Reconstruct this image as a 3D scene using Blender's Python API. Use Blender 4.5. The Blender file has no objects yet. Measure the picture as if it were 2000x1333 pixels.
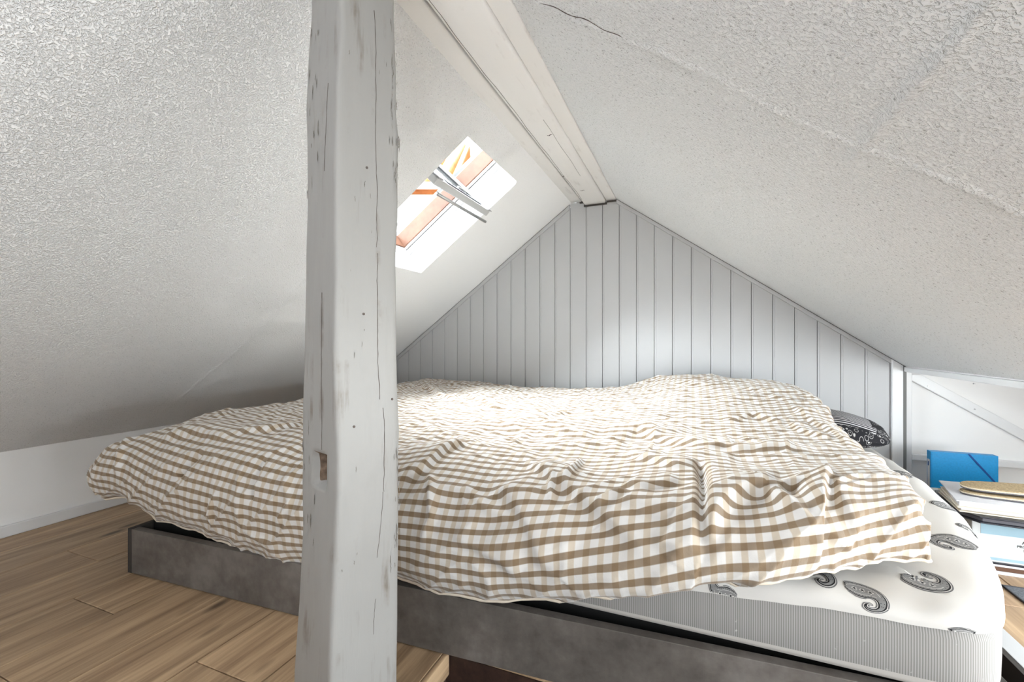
import bpy, bmesh, math, random
import numpy as np
from mathutils import Vector, Matrix, noise as mnoise

random.seed(7)
S = bpy.context.scene
COL = S.collection

# ------------------------------------------------------------------ camera, sky, sun, exposure
YAW = math.radians(22.0)
cam_d = bpy.data.cameras.new('camera')
cam_d.sensor_width = 36.0
cam_d.lens = 865.0 / 2000.0 * 36.0
cam_d.clip_start = 0.02
cam_d.clip_end = 200
cam = bpy.data.objects.new('camera', cam_d)
cam.location = (0, 0, 0.70)
cam.rotation_euler = (math.radians(90), 0, YAW)
COL.objects.link(cam)
S.camera = cam

world = bpy.data.worlds.new('sky')
S.world = world
world.use_nodes = True
wn = world.node_tree
wn.nodes.clear()
sky = wn.nodes.new('ShaderNodeTexSky')
sky.sky_type = 'NISHITA'
sky.sun_disc = False
sky.sun_elevation = math.radians(48)
sky.sun_rotation = math.radians(-60)
sky.air_density = 1.0
sky.dust_density = 3.0
bg = wn.nodes.new('ShaderNodeBackground')
bg.inputs['Strength'].default_value = 0.25
wo = wn.nodes.new('ShaderNodeOutputWorld')
hs = wn.nodes.new('ShaderNodeHueSaturation')
hs.inputs['Saturation'].default_value = 0.35
wn.links.new(sky.outputs[0], hs.inputs['Color'])
wn.links.new(hs.outputs[0], bg.inputs['Color'])
wn.links.new(bg.outputs[0], wo.inputs['Surface'])

def lamp(name, kind, loc, target, energy, color=(1, 1, 1), size=None, size_y=None, angle=None):
    d = bpy.data.lights.new(name, kind)
    d.energy = energy
    d.color = color
    if kind == 'AREA':
        d.shape = 'RECTANGLE'
        d.size = size
        d.size_y = size_y or size
    if angle is not None:
        d.angle = angle
    o = bpy.data.objects.new(name, d)
    o.location = loc
    v = Vector(target) - Vector(loc)
    o.rotation_euler = v.to_track_quat('-Z', 'Y').to_euler()
    COL.objects.link(o)
    return o

# hazy sun over the left roof, shining through the roof window
lamp('sun', 'SUN', (-4, 1.2, 5.6), (-0.2, 1.9, 0.4), 27.5, (0.86, 0.94, 0.985), angle=math.radians(75))
po = lamp('roof_window_portal', 'AREA', (-1.167, 1.667, 1.447), (-1.167+.597, 1.667, 1.447-.803), 1.0, (1, 1, 1), .66, .50)
po.data.cycles.is_portal = True
# daylight at the low window in the right-hand wall
lamp('window_daylight_right', 'AREA', (1.46, 0.66, 0.335), (0, 0.68, 0.55), 14.0, (0.91, 0.965, 1.0), 1.66, 0.40)

# added fill light, unseen behind the camera, turned up to brighten the ceilings
lamp('added_ceiling_fill', 'AREA', (0.10, -1.05, 0.40), (0.15, -0.75, 1.5), 11.0, (0.93, 0.965, 1.0), 0.8, 0.5)
S.view_settings.view_transform = 'Standard'
S.view_settings.look = 'None'
S.view_settings.gamma = 1.0
S.view_settings.use_curve_mapping = False
S.view_settings.exposure = 1.56
S.cycles.max_bounces = 12
S.cycles.diffuse_bounces = 8
S.cycles.use_denoising = True
S.cycles.sample_clamp_indirect = 6.0

# ------------------------------------------------------------------ helpers
def link(name, me, mat=None, parent=None):
    o = bpy.data.objects.new(name, me)
    COL.objects.link(o)
    if mat is not None:
        for m in (mat if isinstance(mat, (list, tuple)) else [mat]):
            me.materials.append(m)
    if parent is not None:
        o.parent = parent
    return o

def tag(o, label=None, cat=None, group=None, kind=None):
    if label: o['label'] = label
    if cat: o['category'] = cat
    if group: o['group'] = group
    if kind: o['kind'] = kind
    return o

def empty(name, loc=(0, 0, 0), rz=0.0):
    o = bpy.data.objects.new(name, None)
    o.empty_display_size = 0.05
    o.location = loc
    o.rotation_euler = (0, 0, rz)
    COL.objects.link(o)
    return o

def mesh(name, verts, faces, mat=None, parent=None, smooth=False):
    me = bpy.data.meshes.new(name)
    me.from_pydata([tuple(map(float, v)) for v in verts], [], faces)
    me.update()
    bm = bmesh.new(); bm.from_mesh(me)
    bmesh.ops.recalc_face_normals(bm, faces=bm.faces)
    bm.to_mesh(me); bm.free()
    if smooth:
        me.polygons.foreach_set('use_smooth', [True] * len(me.polygons))
    return link(name, me, mat, parent)

class MB:
    """collects simple solids into one mesh"""
    def __init__(s): s.v = []; s.f = []
    def hexa(s, p):
        b = len(s.v); s.v += [tuple(map(float, q)) for q in p]
        for f in ((3,2,1,0),(4,5,6,7),(0,1,5,4),(1,2,6,5),(2,3,7,6),(3,0,4,7)):
            s.f.append(tuple(b+i for i in f))
        return s
    def box(s, x0, x1, y0, y1, z0, z1):
        return s.hexa([(x0,y0,z0),(x1,y0,z0),(x1,y1,z0),(x0,y1,z0),(x0,y0,z1),(x1,y0,z1),(x1,y1,z1),(x0,y1,z1)])
    def prism(s, poly, h):
        """poly: 3d points of a planar polygon; h: offset vector"""
        b = len(s.v); n = len(poly)
        s.v += [tuple(map(float, q)) for q in poly] + [tuple(float(a+c) for a, c in zip(q, h)) for q in poly]
        s.f.append(tuple(range(b+n-1, b-1, -1))); s.f.append(tuple(range(b+n, b+2*n)))
        for i in range(n):
            j = (i+1) % n
            s.f.append((b+i, b+j, b+n+j, b+n+i))
        return s
    def tube(s, pts, r, n=8, caps=True):
        pts = [Vector(p) for p in pts]; b = len(s.v)
        for i, p in enumerate(pts):
            d = (pts[min(i+1, len(pts)-1)] - pts[max(i-1, 0)]).normalized()
            a = d.orthogonal().normalized() if i == 0 else (a - d*a.dot(d)).normalized()
            c = d.cross(a)
            rr = r[i] if isinstance(r, (list, tuple)) else r
            for k in range(n):
                t = 2*math.pi*k/n
                s.v.append(tuple(p + (a*math.cos(t) + c*math.sin(t))*rr))
        for i in range(len(pts)-1):
            for k in range(n):
                s.f.append((b+i*n+k, b+i*n+(k+1) % n, b+(i+1)*n+(k+1) % n, b+(i+1)*n+k))
        if caps:
            s.f.append(tuple(b+k for k in range(n-1, -1, -1)))
            s.f.append(tuple(b+(len(pts)-1)*n+k for k in range(n)))
        return s
    def build(s, name, mat=None, parent=None, bevel=0.0, smooth=False, seg=2):
        me = bpy.data.meshes.new(name)
        me.from_pydata(s.v, [], s.f); me.update()
        bm = bmesh.new(); bm.from_mesh(me)
        bmesh.ops.recalc_face_normals(bm, faces=bm.faces)
        if bevel > 0:
            es = [e for e in bm.edges if len(e.link_faces) == 2 and e.calc_face_angle(0) > 0.5]
            bmesh.ops.bevel(bm, geom=es, offset=bevel, segments=seg, profile=0.6, affect='EDGES', clamp_overlap=True)
        bm.to_mesh(me); bm.free()
        if smooth:
            me.polygons.foreach_set('use_smooth', [True] * len(me.polygons))
        return link(name, me, mat, parent)

# ------------------------------------------------------------------ materials
def newmat(name, col=(.8, .8, .8), rough=.6, spec=.5, metal=0.0):
    m = bpy.data.materials.new(name); m.use_nodes = True
    b = m.node_tree.nodes['Principled BSDF']
    b.inputs['Base Color'].default_value = (*col, 1)
    b.inputs['Roughness'].default_value = rough
    b.inputs['Specular IOR Level'].default_value = spec
    b.inputs['Metallic'].default_value = metal
    return m, m.node_tree.nodes, m.node_tree.links, b

def nd(nodes, t, **kw):
    n = nodes.new(t)
    for k, v in kw.items():
        if k in n.inputs: n.inputs[k].default_value = v
        else: setattr(n, k, v)
    return n

def ramp(nodes, stops, interp='LINEAR'):
    r = nodes.new('ShaderNodeValToRGB')
    r.color_ramp.interpolation = interp
    e = r.color_ramp.elements
    while len(e) < len(stops): e.new(0.5)
    for i, (p, c) in enumerate(stops):
        e[i].position = p
        e[i].color = (*c, 1) if len(c) == 3 else c
    return r

def plain(name, col, rough=.6, spec=.4, metal=0.0, bump=0.0, bscale=60.0, vary=0.0):
    m, N, L, b = newmat(name, col, rough, spec, metal)
    if bump or vary:
        tc = nd(N, 'ShaderNodeTexCoord')
        no = nd(N, 'ShaderNodeTexNoise', Scale=bscale, Detail=4.0)
        L.new(tc.outputs['Object'], no.inputs['Vector'])
        if bump:
            bu = nd(N, 'ShaderNodeBump', Strength=bump, Distance=.002)
            L.new(no.outputs[0], bu.inputs['Height']); L.new(bu.outputs[0], b.inputs['Normal'])
        if vary:
            r = ramp(N, [(.3, tuple(c*(1-vary) for c in col)), (.7, tuple(min(1, c*(1+vary*.5)) for c in col))])
            L.new(no.outputs[0], r.inputs[0]); L.new(r.outputs[0], b.inputs['Base Color'])
    return m

def plaster(name, col, smooth_from, gscale, dist, pit_shade):
    """rough sprayed wall plaster: blobs and pits, smoother towards the gable"""
    m, N, L, b = newmat(name, col, .48, .45)
    tc = nd(N, 'ShaderNodeTexCoord')
    n1 = nd(N, 'ShaderNodeTexNoise', Scale=gscale, Detail=3.0, Roughness=.55)
    n2 = nd(N, 'ShaderNodeTexNoise', Scale=70.0, Detail=2.0)
    n3 = nd(N, 'ShaderNodeTexNoise', Scale=7.0, Detail=2.0)
    for n in (n1, n2, n3): L.new(tc.outputs['Object'], n.inputs['Vector'])
    r1 = ramp(N, [(.40, (0, 0, 0)), (.56, (1, 1, 1))])
    L.new(n1.outputs[0], r1.inputs[0])
    mx = nd(N, 'ShaderNodeMath', operation='MULTIPLY_ADD'); mx.inputs[1].default_value = .9
    L.new(n2.outputs[0], mx.inputs[0]); L.new(r1.outputs[0], mx.inputs[2])
    sep = nd(N, 'ShaderNodeSeparateXYZ'); L.new(tc.outputs['Object'], sep.inputs[0])
    mr = nd(N, 'ShaderNodeMapRange'); mr.inputs[1].default_value = smooth_from[0]; mr.inputs[2].default_value = smooth_from[1]
    mr.inputs[3].default_value = 1.0; mr.inputs[4].default_value = smooth_from[2]
    add = nd(N, 'ShaderNodeMath', operation='MULTIPLY_ADD'); add.inputs[1].default_value = .9
    L.new(n3.outputs[0], add.inputs[0]); L.new(sep.outputs[1], add.inputs[2])
    L.new(add.outputs[0], mr.inputs[0])
    bu = nd(N, 'ShaderNodeBump', Distance=dist)
    L.new(mr.outputs[0], bu.inputs['Strength'])
    L.new(mx.outputs[0], bu.inputs['Height']); L.new(bu.outputs[0], b.inputs['Normal'])
    # shade in the pits, painted into the plaster colour
    r2 = ramp(N, [(.31, tuple(c*pit_shade for c in col)), (.375, col)])
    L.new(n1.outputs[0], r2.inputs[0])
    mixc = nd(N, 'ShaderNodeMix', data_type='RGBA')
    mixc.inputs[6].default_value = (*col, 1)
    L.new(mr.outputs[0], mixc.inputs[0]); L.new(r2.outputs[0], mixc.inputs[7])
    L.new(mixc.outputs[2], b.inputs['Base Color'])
    return m

def painted_timber(name, col, stain, axis, amount=.5):
    """white paint on old hewn timber: streaks along the grain, worn grey patches"""
    m, N, L, b = newmat(name, col, .5, .4)
    tc = nd(N, 'ShaderNodeTexCoord')
    mp = nd(N, 'ShaderNodeMapping')
    sc = [9.0, 9.0, 9.0]; sc[axis] = .9
    mp.inputs['Scale'].default_value = sc
    L.new(tc.outputs['Object'], mp.inputs[0])
    n1 = nd(N, 'ShaderNodeTexNoise', Scale=5.0, Detail=6.0, Roughness=.6)
    n2 = nd(N, 'ShaderNodeTexNoise', Scale=9.0, Detail=5.0, Roughness=.62)
    L.new(mp.outputs[0], n1.inputs[0]); L.new(tc.outputs['Object'], n2.inputs[0])
    mul = nd(N, 'ShaderNodeMath', operation='MULTIPLY')
    r1 = ramp(N, [(.54, (0, 0, 0)), (.68, (1, 1, 1))]); r2 = ramp(N, [(.49, (0, 0, 0)), (.66, (1, 1, 1))])
    L.new(n1.outputs[0], r1.inputs[0]); L.new(n2.outputs[0], r2.inputs[0])
    L.new(r1.outputs[0], mul.inputs[0]); L.new(r2.outputs[0], mul.inputs[1])
    am = nd(N, 'ShaderNodeMath', operation='MULTIPLY'); am.inputs[1].default_value = amount
    L.new(mul.outputs[0], am.inputs[0])
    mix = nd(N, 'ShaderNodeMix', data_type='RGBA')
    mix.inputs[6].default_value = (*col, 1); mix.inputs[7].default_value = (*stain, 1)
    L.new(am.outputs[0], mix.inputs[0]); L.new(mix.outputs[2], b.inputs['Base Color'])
    bu = nd(N, 'ShaderNodeBump', Strength=.35, Distance=.003)
    L.new(n1.outputs[0], bu.inputs['Height']); L.new(bu.outputs[0], b.inputs['Normal'])
    return m

def oak(name, light, dark, knot):
    m, N, L, b = newmat(name, light, .45, .45)
    tc = nd(N, 'ShaderNodeTexCoord'); oi = nd(N, 'ShaderNodeObjectInfo')
    geo = nd(N, 'ShaderNodeNewGeometry')
    off = nd(N, 'ShaderNodeVectorMath', operation='MULTIPLY'); off.inputs[1].default_value = (7.3, 3.1, 0)
    cmb = nd(N, 'ShaderNodeCombineXYZ')
    for i in range(3): L.new(oi.outputs['Random'], cmb.inputs[i])
    L.new(cmb.outputs[0], off.inputs[0])
    addv = nd(N, 'ShaderNodeVectorMath', operation='ADD')
    L.new(geo.outputs['Position'], addv.inputs[0]); L.new(off.outputs[0], addv.inputs[1])
    mp = nd(N, 'ShaderNodeMapping'); mp.inputs['Scale'].default_value = (26, 1.6, 26)
    L.new(addv.outputs[0], mp.inputs[0])
    n1 = nd(N, 'ShaderNodeTexNoise', Scale=1.0, Detail=6.0, Roughness=.62, Distortion=.5)
    L.new(mp.outputs[0], n1.inputs[0])
    mp3 = nd(N, 'ShaderNodeMapping'); mp3.inputs['Scale'].default_value = (130, 5, 130)
    L.new(addv.outputs[0], mp3.inputs[0])
    n3 = nd(N, 'ShaderNodeTexNoise', Scale=1.0, Detail=3.0, Roughness=.6)
    L.new(mp3.outputs[0], n3.inputs[0])
    mixn = nd(N, 'ShaderNodeMath', operation='MULTIPLY_ADD'); mixn.inputs[1].default_value = .3
    L.new(n3.outputs[0], mixn.inputs[0])
    sc = nd(N, 'ShaderNodeMath', operation='MULTIPLY'); sc.inputs[1].default_value = .75
    L.new(n1.outputs[0], sc.inputs[0]); L.new(sc.outputs[0], mixn.inputs[2])
    r = ramp(N, [(.33, dark), (.50, tuple((a+c)/2 for a, c in zip(light, dark))), (.66, light)])
    L.new(mixn.outputs[0], r.inputs[0])
    # knots
    mp2 = nd(N, 'ShaderNodeMapping'); mp2.inputs['Scale'].default_value = (7.5, 2.6, 7.5)
    L.new(addv.outputs[0], mp2.inputs[0])
    vo = nd(N, 'ShaderNodeTexVoronoi', Scale=1.0); L.new(mp2.outputs[0], vo.inputs['Vector'])
    rk = ramp(N, [(.05, (1, 1, 1)), (.13, (0, 0, 0))]); L.new(vo.outputs['Distance'], rk.inputs[0])
    mk = nd(N, 'ShaderNodeMix', data_type='RGBA'); mk.inputs[7].default_value = (*knot, 1)
    km = nd(N, 'ShaderNodeMath', operation='MULTIPLY'); km.inputs[1].default_value = .85
    L.new(rk.outputs[0], km.inputs[0])
    L.new(km.outputs[0], mk.inputs[0]); L.new(r.outputs[0], mk.inputs[6])
    hs = nd(N, 'ShaderNodeHueSaturation'); mrv = nd(N, 'ShaderNodeMapRange')
    mrv.inputs[3].default_value = .84; mrv.inputs[4].default_value = 1.14
    L.new(oi.outputs['Random'], mrv.inputs[0]); L.new(mrv.outputs[0], hs.inputs['Value'])
    L.new(mk.outputs[2], hs.inputs['Color']); L.new(hs.outputs[0], b.inputs['Base Color'])
    bu = nd(N, 'ShaderNodeBump', Strength=.15, Distance=.001)
    L.new(mixn.outputs[0], bu.inputs['Height']); L.new(bu.outputs[0], b.inputs['Normal'])
    return m

def gingham():
    """woven check: bands along and across the cloth, from its own unfolded coordinates in metres"""
    m, N, L, b = newmat('gingham_cloth', (.8, .77, .72), .85, .2)
    uv = nd(N, 'ShaderNodeUVMap'); uv.uv_map = 'cloth'
    sep = nd(N, 'ShaderNodeSeparateXYZ'); L.new(uv.outputs[0], sep.inputs[0])
    def band(out, per):
        d = nd(N, 'ShaderNodeMath', operation='DIVIDE'); d.inputs[1].default_value = per
        L.new(out, d.inputs[0])
        f = nd(N, 'ShaderNodeMath', operation='FRACT'); L.new(d.outputs[0], f.inputs[0])
        r = ramp(N, [(0.0, (0, 0, 0)), (.04, (0, 0, 0)), (.09, (1, 1, 1)), (.47, (1, 1, 1)), (.52, (0, 0, 0))])
        L.new(f.outputs[0], r.inputs[0]); return r.outputs[0]
    bu_, bv_ = band(sep.outputs[0], .0265), band(sep.outputs[1], .0245)
    nz = nd(N, 'ShaderNodeTexNoise', Scale=900.0, Detail=1.0); L.new(uv.outputs[0], nz.inputs[0])
    m1 = nd(N, 'ShaderNodeMix', data_type='RGBA')
    m1.inputs[6].default_value = (.66, .645, .625, 1); m1.inputs[7].default_value = (.55, .48, .39, 1)
    L.new(bu_, m1.inputs[0])
    m2 = nd(N, 'ShaderNodeMix', data_type='RGBA', blend_type='MULTIPLY')
    m2.inputs[7].default_value = (.41, .325, .24, 1)
    L.new(bv_, m2.inputs[0]); L.new(m1.outputs[2], m2.inputs[6])
    L.new(m2.outputs[2], b.inputs['Base Color'])
    n2 = nd(N, 'ShaderNodeTexNoise', Scale=38.0, Detail=4.0, Roughness=.6); L.new(uv.outputs[0], n2.inputs[0])
    bu = nd(N, 'ShaderNodeBump', Strength=.28, Distance=.006)
    L.new(n2.outputs[0], bu.inputs['Height'])
    bu2 = nd(N, 'ShaderNodeBump', Strength=.1, Distance=.0006)
    L.new(nz.outputs[0], bu2.inputs['Height']); L.new(bu.outputs[0], bu2.inputs['Normal'])
    L.new(bu2.outputs[0], b.inputs['Normal'])
    b.inputs['Sheen Weight'].default_value = .25
    return m

def ribbed(name):
    m, N, L, b = newmat(name, (.4, .39, .37), .8, .25)
    uv = nd(N, 'ShaderNodeUVMap'); uv.uv_map = 'cloth'
    sep = nd(N, 'ShaderNodeSeparateXYZ'); L.new(uv.outputs[0], sep.inputs[0])
    d = nd(N, 'ShaderNodeMath', operation='DIVIDE'); d.inputs[1].default_value = .0036; L.new(sep.outputs[0], d.inputs[0])
    f = nd(N, 'ShaderNodeMath', operation='FRACT'); L.new(d.outputs[0], f.inputs[0])
    r = ramp(N, [(0, (.25, .245, .235)), (.3, (.25, .245, .235)), (.5, (.42, .41, .395)), (.8, (.42, .41, .395)), (1, (.25, .245, .235))])
    L.new(f.outputs[0], r.inputs[0])
    n = nd(N, 'ShaderNodeTexNoise', Scale=55.0, Detail=3.0); L.new(uv.outputs[0], n.inputs[0])
    rr = ramp(N, [(.68, (0, 0, 0)), (.75, (1, 1, 1))]); L.new(n.outputs[0], rr.inputs[0])
    mix = nd(N, 'ShaderNodeMix', data_type='RGBA'); mix.inputs[7].default_value = (.62, .61, .59, 1)
    L.new(rr.outputs[0], mix.inputs[0]); L.new(r.outputs[0], mix.inputs[6])
    # the piping along the bottom is smooth tape
    mr = nd(N, 'ShaderNodeMath', operation='LESS_THAN'); mr.inputs[1].default_value = .02; L.new(sep.outputs[1], mr.inputs[0])
    mix2 = nd(N, 'ShaderNodeMix', data_type='RGBA'); mix2.inputs[7].default_value = (.56, .54, .51, 1)
    L.new(mr.outputs[0], mix2.inputs[0]); L.new(mix.outputs[2], mix2.inputs[6])
    L.new(mix2.outputs[2], b.inputs['Base Color'])
    bu = nd(N, 'ShaderNodeBump', Strength=.3, Distance=.001); L.new(f.outputs[0], bu.inputs['Height']); L.new(bu.outputs[0], b.inputs['Normal'])
    return m

def striped(name, base, line, period, axis, lo=.45):
    m, N, L, b = newmat(name, base, .8, .25)
    uv = nd(N, 'ShaderNodeUVMap'); uv.uv_map = 'cloth'
    sep = nd(N, 'ShaderNodeSeparateXYZ'); L.new(uv.outputs[0], sep.inputs[0])
    d = nd(N, 'ShaderNodeMath', operation='DIVIDE'); d.inputs[1].default_value = period; L.new(sep.outputs[axis], d.inputs[0])
    f = nd(N, 'ShaderNodeMath', operation='FRACT'); L.new(d.outputs[0], f.inputs[0])
    r = ramp(N, [(0, base), (lo, base), (lo+.08, line), (.92, line), (1, base)])
    L.new(f.outputs[0], r.inputs[0]); L.new(r.outputs[0], b.inputs['Base Color'])
    return m

def laminate(name):
    m, N, L, b = newmat(name, (.2, .18, .165), .55, .35)
    tc = nd(N, 'ShaderNodeTexCoord')
    n1 = nd(N, 'ShaderNodeTexNoise', Scale=5.0, Detail=8.0, Roughness=.66)
    n2 = nd(N, 'ShaderNodeTexNoise', Scale=30.0, Detail=4.0, Roughness=.6)
    for n in (n1, n2): L.new(tc.outputs['Object'], n.inputs[0])
    ad = nd(N, 'ShaderNodeMath', operation='MULTIPLY_ADD'); ad.inputs[1].default_value = .45
    L.new(n2.outputs[0], ad.inputs[0]); L.new(n1.outputs[0], ad.inputs[2])
    r = ramp(N, [(.52, (.075, .065, .058)), (.72, (.125, .110, .098)), (.92, (.19, .172, .156))])
    L.new(ad.outputs[0], r.inputs[0]); L.new(r.outputs[0], b.inputs['Base Color'])
    return m

M = {}
M['plaster_l'] = plaster('left_plaster', (.865, .87, .87), (1.6, 2.5, .12), 230.0, .0023, .66)
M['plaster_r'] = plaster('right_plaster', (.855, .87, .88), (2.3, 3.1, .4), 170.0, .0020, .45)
M['wall'] = plain('white_wall_paint', (.86, .857, .85), .6, .35, bump=.12, bscale=25)
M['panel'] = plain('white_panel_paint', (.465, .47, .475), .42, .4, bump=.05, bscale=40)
M['gap'] = plain('dark_joint', (.07, .065, .06), .9, .1)
M['trim'] = plain('white_gloss_trim', (.74, .745, .75), .38, .45)
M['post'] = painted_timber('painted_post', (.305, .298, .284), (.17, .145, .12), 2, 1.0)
M['beam'] = painted_timber('painted_beam', (.80, .79, .775), (.42, .39, .36), 1, .45)
M['crack'] = plain('timber_crack', (.12, .10, .09), .9, .1)
M['raw'] = plain('bare_old_wood', (.17, .12, .085), .85, .2, bump=.6, bscale=90, vary=.5)
M['oak'] = oak('oak_floor', (.56, .395, .24), (.20, .12, .068), (.07, .04, .025))
M['stair'] = oak('dark_stair_wood', (.05, .027, .02), (.018, .01, .008), (.02, .01, .01))
M['laminate'] = laminate('stone_laminate')
M['edge'] = plain('dark_edging', (.045, .04, .036), .6, .3)
M['black'] = plain('black_board', (.012, .012, .012), .7, .2)
M['gingham'] = gingham()
M['ribbed'] = ribbed('mattress_border')
M['ticking'] = plain('mattress_top', (.72, .70, .67), .8, .2)
M['sheet'] = plain('cream_sheet', (.66, .647, .62), .85, .2, bump=.25, bscale=9)
M['ink'] = plain('black_print', (.02, .02, .022), .85, .15)
M['ink_grey'] = plain('grey_print', (.16, .16, .165), .85, .15)
M['ink_light'] = plain('pale_print', (.62, .61, .59), .85, .15)
M['ink_mid'] = plain('mid_grey_print', (.24, .24, .24), .85, .15)
M['pine'] = plain('varnished_pine', (.16, .075, .045), .4, .4, bump=.1, bscale=30, vary=.18)
M['white_pvc'] = plain('white_window_coating', (.50, .50, .495), .35, .45)
M['grey_metal'] = plain('grey_metal', (.42, .42, .42), .35, .5, .6)
M['flash'] = plain('dark_flashing', (.09, .095, .10), .5, .4)
gl, N_, L_, b_ = newmat('window_glass', (.95, .97, .97), .02, .5)
b_.inputs['Transmission Weight'].default_value = 1.0
M['glass'] = gl
M['blue'] = plain('blue_card', (.002, .25, .56), .42, .4, bump=.15, bscale=160, vary=.12)
M['blue_dark'] = plain('dark_blue_elastic', (.006, .06, .24), .6, .3)
M['paper'] = plain('white_paper', (.60, .605, .63), .6, .3)
M['cream'] = plain('cream_card', (.70, .64, .53), .7, .3)
M['navy'] = plain('black_cover', (.014, .014, .02), .38, .4)
M['cork'] = plain('cork_sole', (.34, .26, .155), .85, .2, bump=.6, bscale=240, vary=.35)
M['weave'] = plain('woven_edge', (.56, .49, .38), .85, .2, bump=.9, bscale=380, vary=.3)
M['slate'] = plain('dark_grey_foam', (.085, .083, .095), .7, .3)
M['felt'] = plain('grey_felt', (.14, .15, .165), .95, .1, bump=.8, bscale=300, vary=.35)
M['pale_blue'] = plain('pale_blue_print', (.27, .40, .47), .5, .35, vary=.1, bscale=9)
M['pale_green'] = plain('pale_green_print', (.25, .42, .35), .5, .35)
M['box'] = plain('white_card_box', (.50, .515, .515), .55, .35)
M['brown'] = plain('dark_brown_wood', (.10, .05, .03), .55, .3)
M['alu'] = plain('brushed_aluminium_strip', (.58, .59, .60), .4, .5, .3)
M['tile'] = plain('orange_roof_tile', (.62, .27, .11), .8, .2, vary=.25, bscale=6)
M['render'] = plain('white_house_render', (.75, .75, .74), .8, .2)
M['ground'] = plain('garden_ground', (.22, .21, .18), .9, .1, vary=.3, bscale=.6)

# ------------------------------------------------------------------ room constants
G = 2.54                                   # panelled gable
KL = 0.743                                 # slope of left roof
KR = 0.71                                  # slope of right roof
XL = -2.27; ZL = 0.305                     # left knee wall, its top
XE = 0.908                                 # right eave
YB = -1.5                                  # wall behind the camera
XR = 1.5                                   # far right wall
def zl(x): return ZL + KL*(x - XL)
def zr(x): return 1.507 - KR*(x + .396)
_n = math.hypot(1, KL)
E1 = Vector((1/_n, 0, KL/_n)); NL = Vector((-KL/_n, 0, 1/_n)); OL = Vector((XL, 0, ZL))
def PL(s, y, d=0.0):
    """point on the left roof: s up the slope, y along the ridge, d outwards"""
    p = OL + E1*s + NL*d
    return Vector((p.x, y, p.z))
_m = math.hypot(1, KR)
E2 = Vector((1/_m, 0, -KR/_m)); NR = Vector((KR/_m, 0, 1/_m)); OR = Vector((-.396, 0, 1.507))
def PR(s, y, d=0.0):
    p = OR + E2*s + NR*d
    return Vector((p.x, y, p.z))

# ------------------------------------------------------------------ floor with its stair opening
HX0, HX1, HY0, HY1 = -.515, .656, -.9, .875    # main opening; a narrow arm runs on beside the bed
ARM_X0, ARM_Y1 = .50, 1.46
floor = MB()
T = -.03
for a in ((XL-.1, HX0, YB-.1, G+.1), (HX1, XR+.1, YB-.1, G+.1), (HX0, HX1, YB-.1, HY0), (HX0, ARM_X0, HY1, G+.1), (ARM_X0, HX1, ARM_Y1, G+.1)):
    floor.box(a[0], a[1], a[2], a[3], -.15, -.009)
floor = tag(floor.build('floor', M['stair']), kind='structure')
def plank(x0, x1, y0, y1):
    e = .0012
    MB().box(x0+e, x1-e, y0+e, y1-e, -.0088, 0.0).build('plank', M['oak'], floor, bevel=.0012, seg=1)
PW = .185
k = -9
rows = []
x = -1.002
while x - PW > XL - .05: x -= PW
while x < XR:
    x0, x1 = max(x, XL), min(x + PW, XR)
    first = .638 if abs(x + 1.002) < .01 else random.uniform(.0, 1.25)
    y = first - 1.3*3
    while y < G:
        ya, yb = max(y, YB), min(y + 1.3, G)
        if yb - ya > .02:
            pieces = [(x0, x1, ya, yb)]
            out = []
            for p in pieces:
                # cut the opening out
                for (hx0, hx1, hy0, hy1) in ((HX0, HX1, HY0, HY1),):
                    if p[1] <= hx0 or p[0] >= hx1 or p[3] <= hy0 or p[2] >= hy1:
                        out.append(p); continue
                    if p[0] < hx0: out.append((p[0], hx0, p[2], p[3]))
                    if p[1] > hx1: out.append((hx1, p[1], p[2], p[3]))
                    a, b = max(p[0], hx0), min(p[1], hx1)
                    if p[2] < hy0: out.append((a, b, p[2], hy0))
                    if p[3] > hy1: out.append((a, b, hy1, p[3]))
            pieces, out = out, []
            for p in pieces:
                hx0, hx1, hy0, hy1 = ARM_X0, HX1, HY1, ARM_Y1
                if p[1] <= hx0 or p[0] >= hx1 or p[3] <= hy0 or p[2] >= hy1:
                    out.append(p); continue
                if p[0] < hx0: out.append((p[0], hx0, p[2], p[3]))
                if p[1] > hx1: out.append((hx1, p[1], p[2], p[3]))
                a, b = max(p[0], hx0), min(p[1], hx1)
                if p[3] > hy1: out.append((a, b, hy1, p[3]))
            for p in out:
                hid = p[0] > -1.5 and p[1] < .45 and p[2] > 1.0     # wholly under the bed
                if p[1]-p[0] > .008 and p[3]-p[2] > .008 and not hid and p[3] > -.2:
                    plank(*p)
        y += 1.3
    x += PW
# oak nosing at the left edge of the opening, aluminium strip at the right one
MB().box(HX0-.001, HX0+.012, HY0, HY1-.005, -.05, -.0005).build('nosing', M['oak'], floor, bevel=.003)
tr = tag(MB().box(HX1, HX1+.045, -.5, ARM_Y1, .0003, .004).build('trim_1', M['alu'], bevel=.0015), kind='structure')
MB().box(HX1-.012, HX1, -.5, ARM_Y1, -.06, .003).build('edge_strip', M['edge'], tr)

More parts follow.
